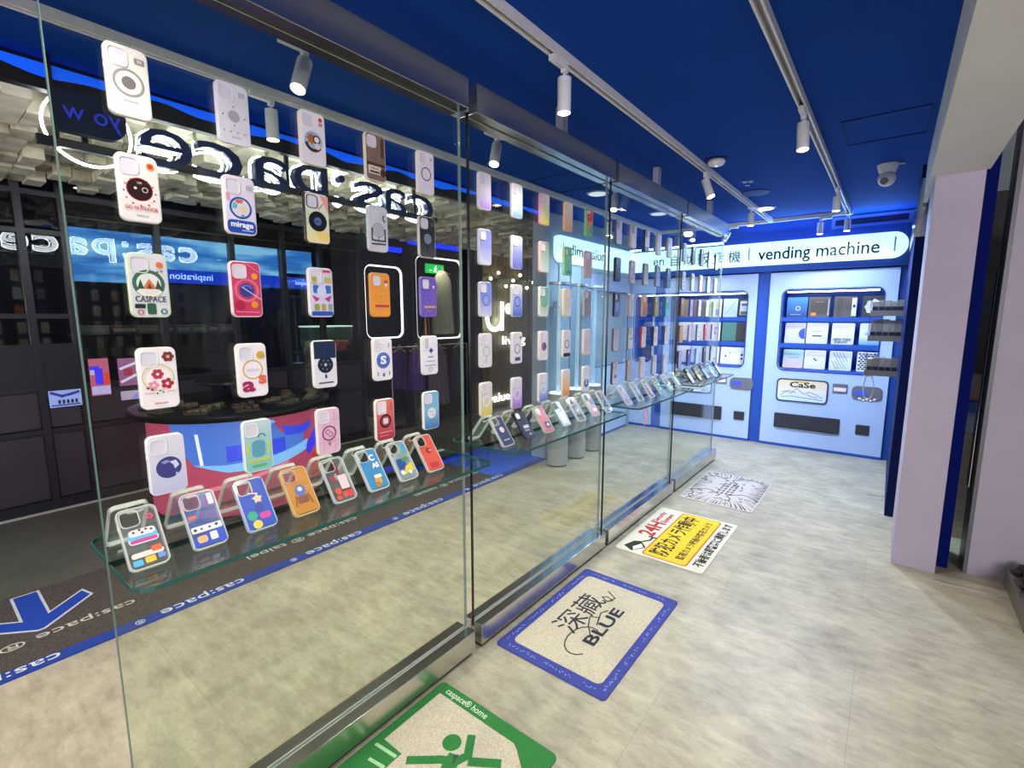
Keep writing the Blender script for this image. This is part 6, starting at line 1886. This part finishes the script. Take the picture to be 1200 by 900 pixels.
rowsz = (1.485, 1.19, 0.905)
hts = (0.225, 0.232, 0.212)
xs = (-0.87, -0.655, -0.415, -0.165)
for r_ in range(3):
    for c_ in range(4):
        lab, body, items = PK[r_][c_]
        items, polys = fold_polys(items)
        w = 0.205
        q = thing('case_package', lab + ', ' + ('top', 'middle', 'bottom')[r_] + ' shelf of the right machine', 'package', (xs[c_], 6.40, rowsz[r_] + 0.0005), (-0.10, 0, 0), 'packages in the right vending machine')
        bm = B(); slab(bm, w, hts[r_], 0.012, 0.0, -0.022, 0.002, 0, hts[r_] / 2, 4)
        obj('carton', bm, body, q)
        art(q, items, -0.022)
        if polys:
            bm = B()
            for p_ in polys:
                poly(bm, p_, -0.022, -0.0225)
            obj('check_print', bm, pm('#1c1e28', .5), q)
        bm = B(); box(bm, -0.03, 0.03, 0.012, 0.04, 0.0, 0.09)
        obj('stand', bm, pm('#d0d4dc', .4), q)
AK = [
 [('tan', '#b89878', []), ('copper brown', '#98765c', [('rect', '#7c5c44', .03, .1, .05, .2, .004)]), ('yellow topped white', '#e4dcc0', [('arc', '#e4c848', .0, .12, .0, .075, 0, 180), ('rect', '#8c6ca0', .02, .06, .06, .08, .004)]), ('pale teal line print', '#c4d4d2', [('line', '#7c9c9c', [(-.05, .04), (.05, .18)], .006)]), ('black framed city picture', '#24262c', [('rect', '#c9ccc8', .0, .11, .11, .17, .006), ('rect', '#4c6a8c', .0, .15, .08, .03, .004), ('rect', '#5c6c58', .0, .05, .09, .04, .004)])],
 [('cream sketch', '#ded4c0', [('line', '#a89880', [(-.04, .06), (.05, .16)], .006)]), ('cream plain', '#e0d8c8', []), ('pink and violet drawing', '#e0d0d0', [('poly', '#a05c90', [(-.03, .05), (.04, .09), (.0, .17)]), ('disc', '#d0685c', .03, .16, .02)]), ('deep green', '#4c7c6c', []), ('brown black', '#3a302a', [])],
 [('blush', '#dcc8d0', []), ('pale blue', '#c0cce4', [('line', '#8c9cc8', [(-.05, .10), (.05, .10)], .01)]), ('white with coloured dots', '#e4e0d8', [('dots', '#c86c54', [(-.03, .15, .012), (.03, .06, .012)])]), ('white comic', '#e6e2da', [('dots', '#3c3c40', [(-.02, .10, .012), (.03, .14, .008)])]), ('white with two black squares', '#e8e4dc', [('rect', '#2c2c30', .0, .12, .026, .026, .003), ('rect', '#5c3c30', .0, .075, .026, .026, .003)])],
]
xa = (-2.13, -1.95, -1.77, -1.585, -1.42)
for r_ in range(3):
    for c_ in range(5):
        nm, col, items = AK[r_][c_]
        package('%s package, %s shelf of the vending machine behind the glass' % (nm, ('top', 'middle', 'bottom')[r_]), (xa[c_], 6.40, rowsz[r_] + 0.0005), 0.165, hts[r_], pm(col, .5), items, 0, 'packages in the machine behind the glass')
DK = [[('cream', '#d8d0c0'), ('sky blue lined', '#c8d4e4'), ('amber', '#b8803c'), ('caramel', '#a8703c')], [('grey blue', '#b0bcd0'), ('ivory', '#dcd8c4'), ('sand', '#c8c098'), ('pale lilac', '#c8c4d8')], [('white checked', '#dcdce0'), ('pale grey', '#c4c8d0'), ('rose', '#d0b4b8'), ('smoke', '#9094a0')]]
for r_ in range(3):
    for c_ in range(4):
        nm, col = DK[r_][c_]
        package('%s package, %s shelf of the left wall vending cabinet' % (nm, ('top', 'middle', 'bottom')[r_]), (-2.78 - 0.15, 5.05 + 0.18 + 0.23 * c_, rowsz[r_] + 0.0005), 0.19, hts[r_], pm(col, .5), [('line', '#7c88a0', [(-.05, .06), (.05, .12)], .006)], 90, 'packages in the left wall cabinet')

# ------------------------------------------------------------------ product racks on the navy wall
for i, zz in enumerate((1.53, 1.345, 1.045)):
    zb = (1.50, 1.30, 1.02)[i]
    hh = (0.15, 0.20, 0.17)[i]
    q = thing('wall_rack', 'grey rack of small boxes on the navy wall, %s of three' % ('topmost', 'middle', 'lowest')[i], 'rack', (0.066, 5.0, zb))
    bm = B(); box(bm, -0.21, 0.0, -0.12, 0.12, 0.0, 0.008); box(bm, -0.21, 0.0, -0.125, -0.12, 0.0, 0.045); box(bm, -0.215, -0.21, -0.125, 0.12, 0.0, 0.045)
    obj('tray', bm, pm('#8d8a84', .4, .3), q)
    bm = B(); box(bm, -0.216, -0.211, -0.13, 0.12, 0.045, hh)
    obj('side_plate', bm, glass((0.9, 0.93, 0.95), 0, 1.4, 'acrylic'), q)
    for k in range(5):
        bm = B(); box(bm, -0.203 + k * 0.040, -0.164 + k * 0.040, -0.115, 0.05, 0.009, hh - (0.025 if k % 3 else 0.035), 0.002)
        bx = obj('small_box', bm, pm(('#9a968e', '#86847f', '#a29d94')[k % 3], .5), q)
        bm = B(); box(bm, -0.201 + k * 0.040, -0.166 + k * 0.040, -0.1165, -0.115, 0.035, 0.075)
        obj('box_label', bm, pm('#1c1e38', .5), bx)
q = thing('hanging_strap', 'white looped strap hanging below the lowest grey rack', 'strap', (-0.11, 4.885, 1.02))
bm = B()
pts = [(0.03 * math.sin(t * PI) * (1 if t < .5 else 1), -0.02 - 0.0 * t) for t in (0, 1)]
N = 24
lp = [(0.035 * math.sin(2 * PI * i / N), -0.10 + 0.10 * math.cos(2 * PI * i / N)) for i in range(N + 1)]
stroke(bm, lp, 0.007, 0.003, -0.003)
obj('loop', bm, pm('#dcd8dc', .5), q)
bm = B()
for k in range(5):
    bmesh.ops.create_icosphere(bm, subdivisions=2, radius=0.012, matrix=Matrix.Translation((-0.05 + k * 0.025, 0, -0.20 - 0.012 * (k % 2))))
obj('beads', bm, pm('#e0dce4', .4), q, True)

# pink loop strap hanging under the third glass shelf
q = thing('hanging_strap', 'small pink strap loop hanging under the far glass shelf', 'strap', (GX + 0.17, 3.0, SZ - 0.010), (0, 0, R(90)))
bm = B(); annulus(bm, 0, -0.045, 0.028, 0.036, 0.003, -0.003, 24)
obj('loop', bm, pm('#d890b0', .5), q)
bm = B(); box(bm, -0.008, 0.008, -0.005, 0.005, -0.012, 0.0, 0.001)
obj('clip', bm, STEEL, q)
bm = B(); slab(bm, 0.03, 0.05, 0.01, 0.004, -0.004, 0.001, 0, -0.10)
obj('tag', bm, pm('#dca8bc', .5), q)
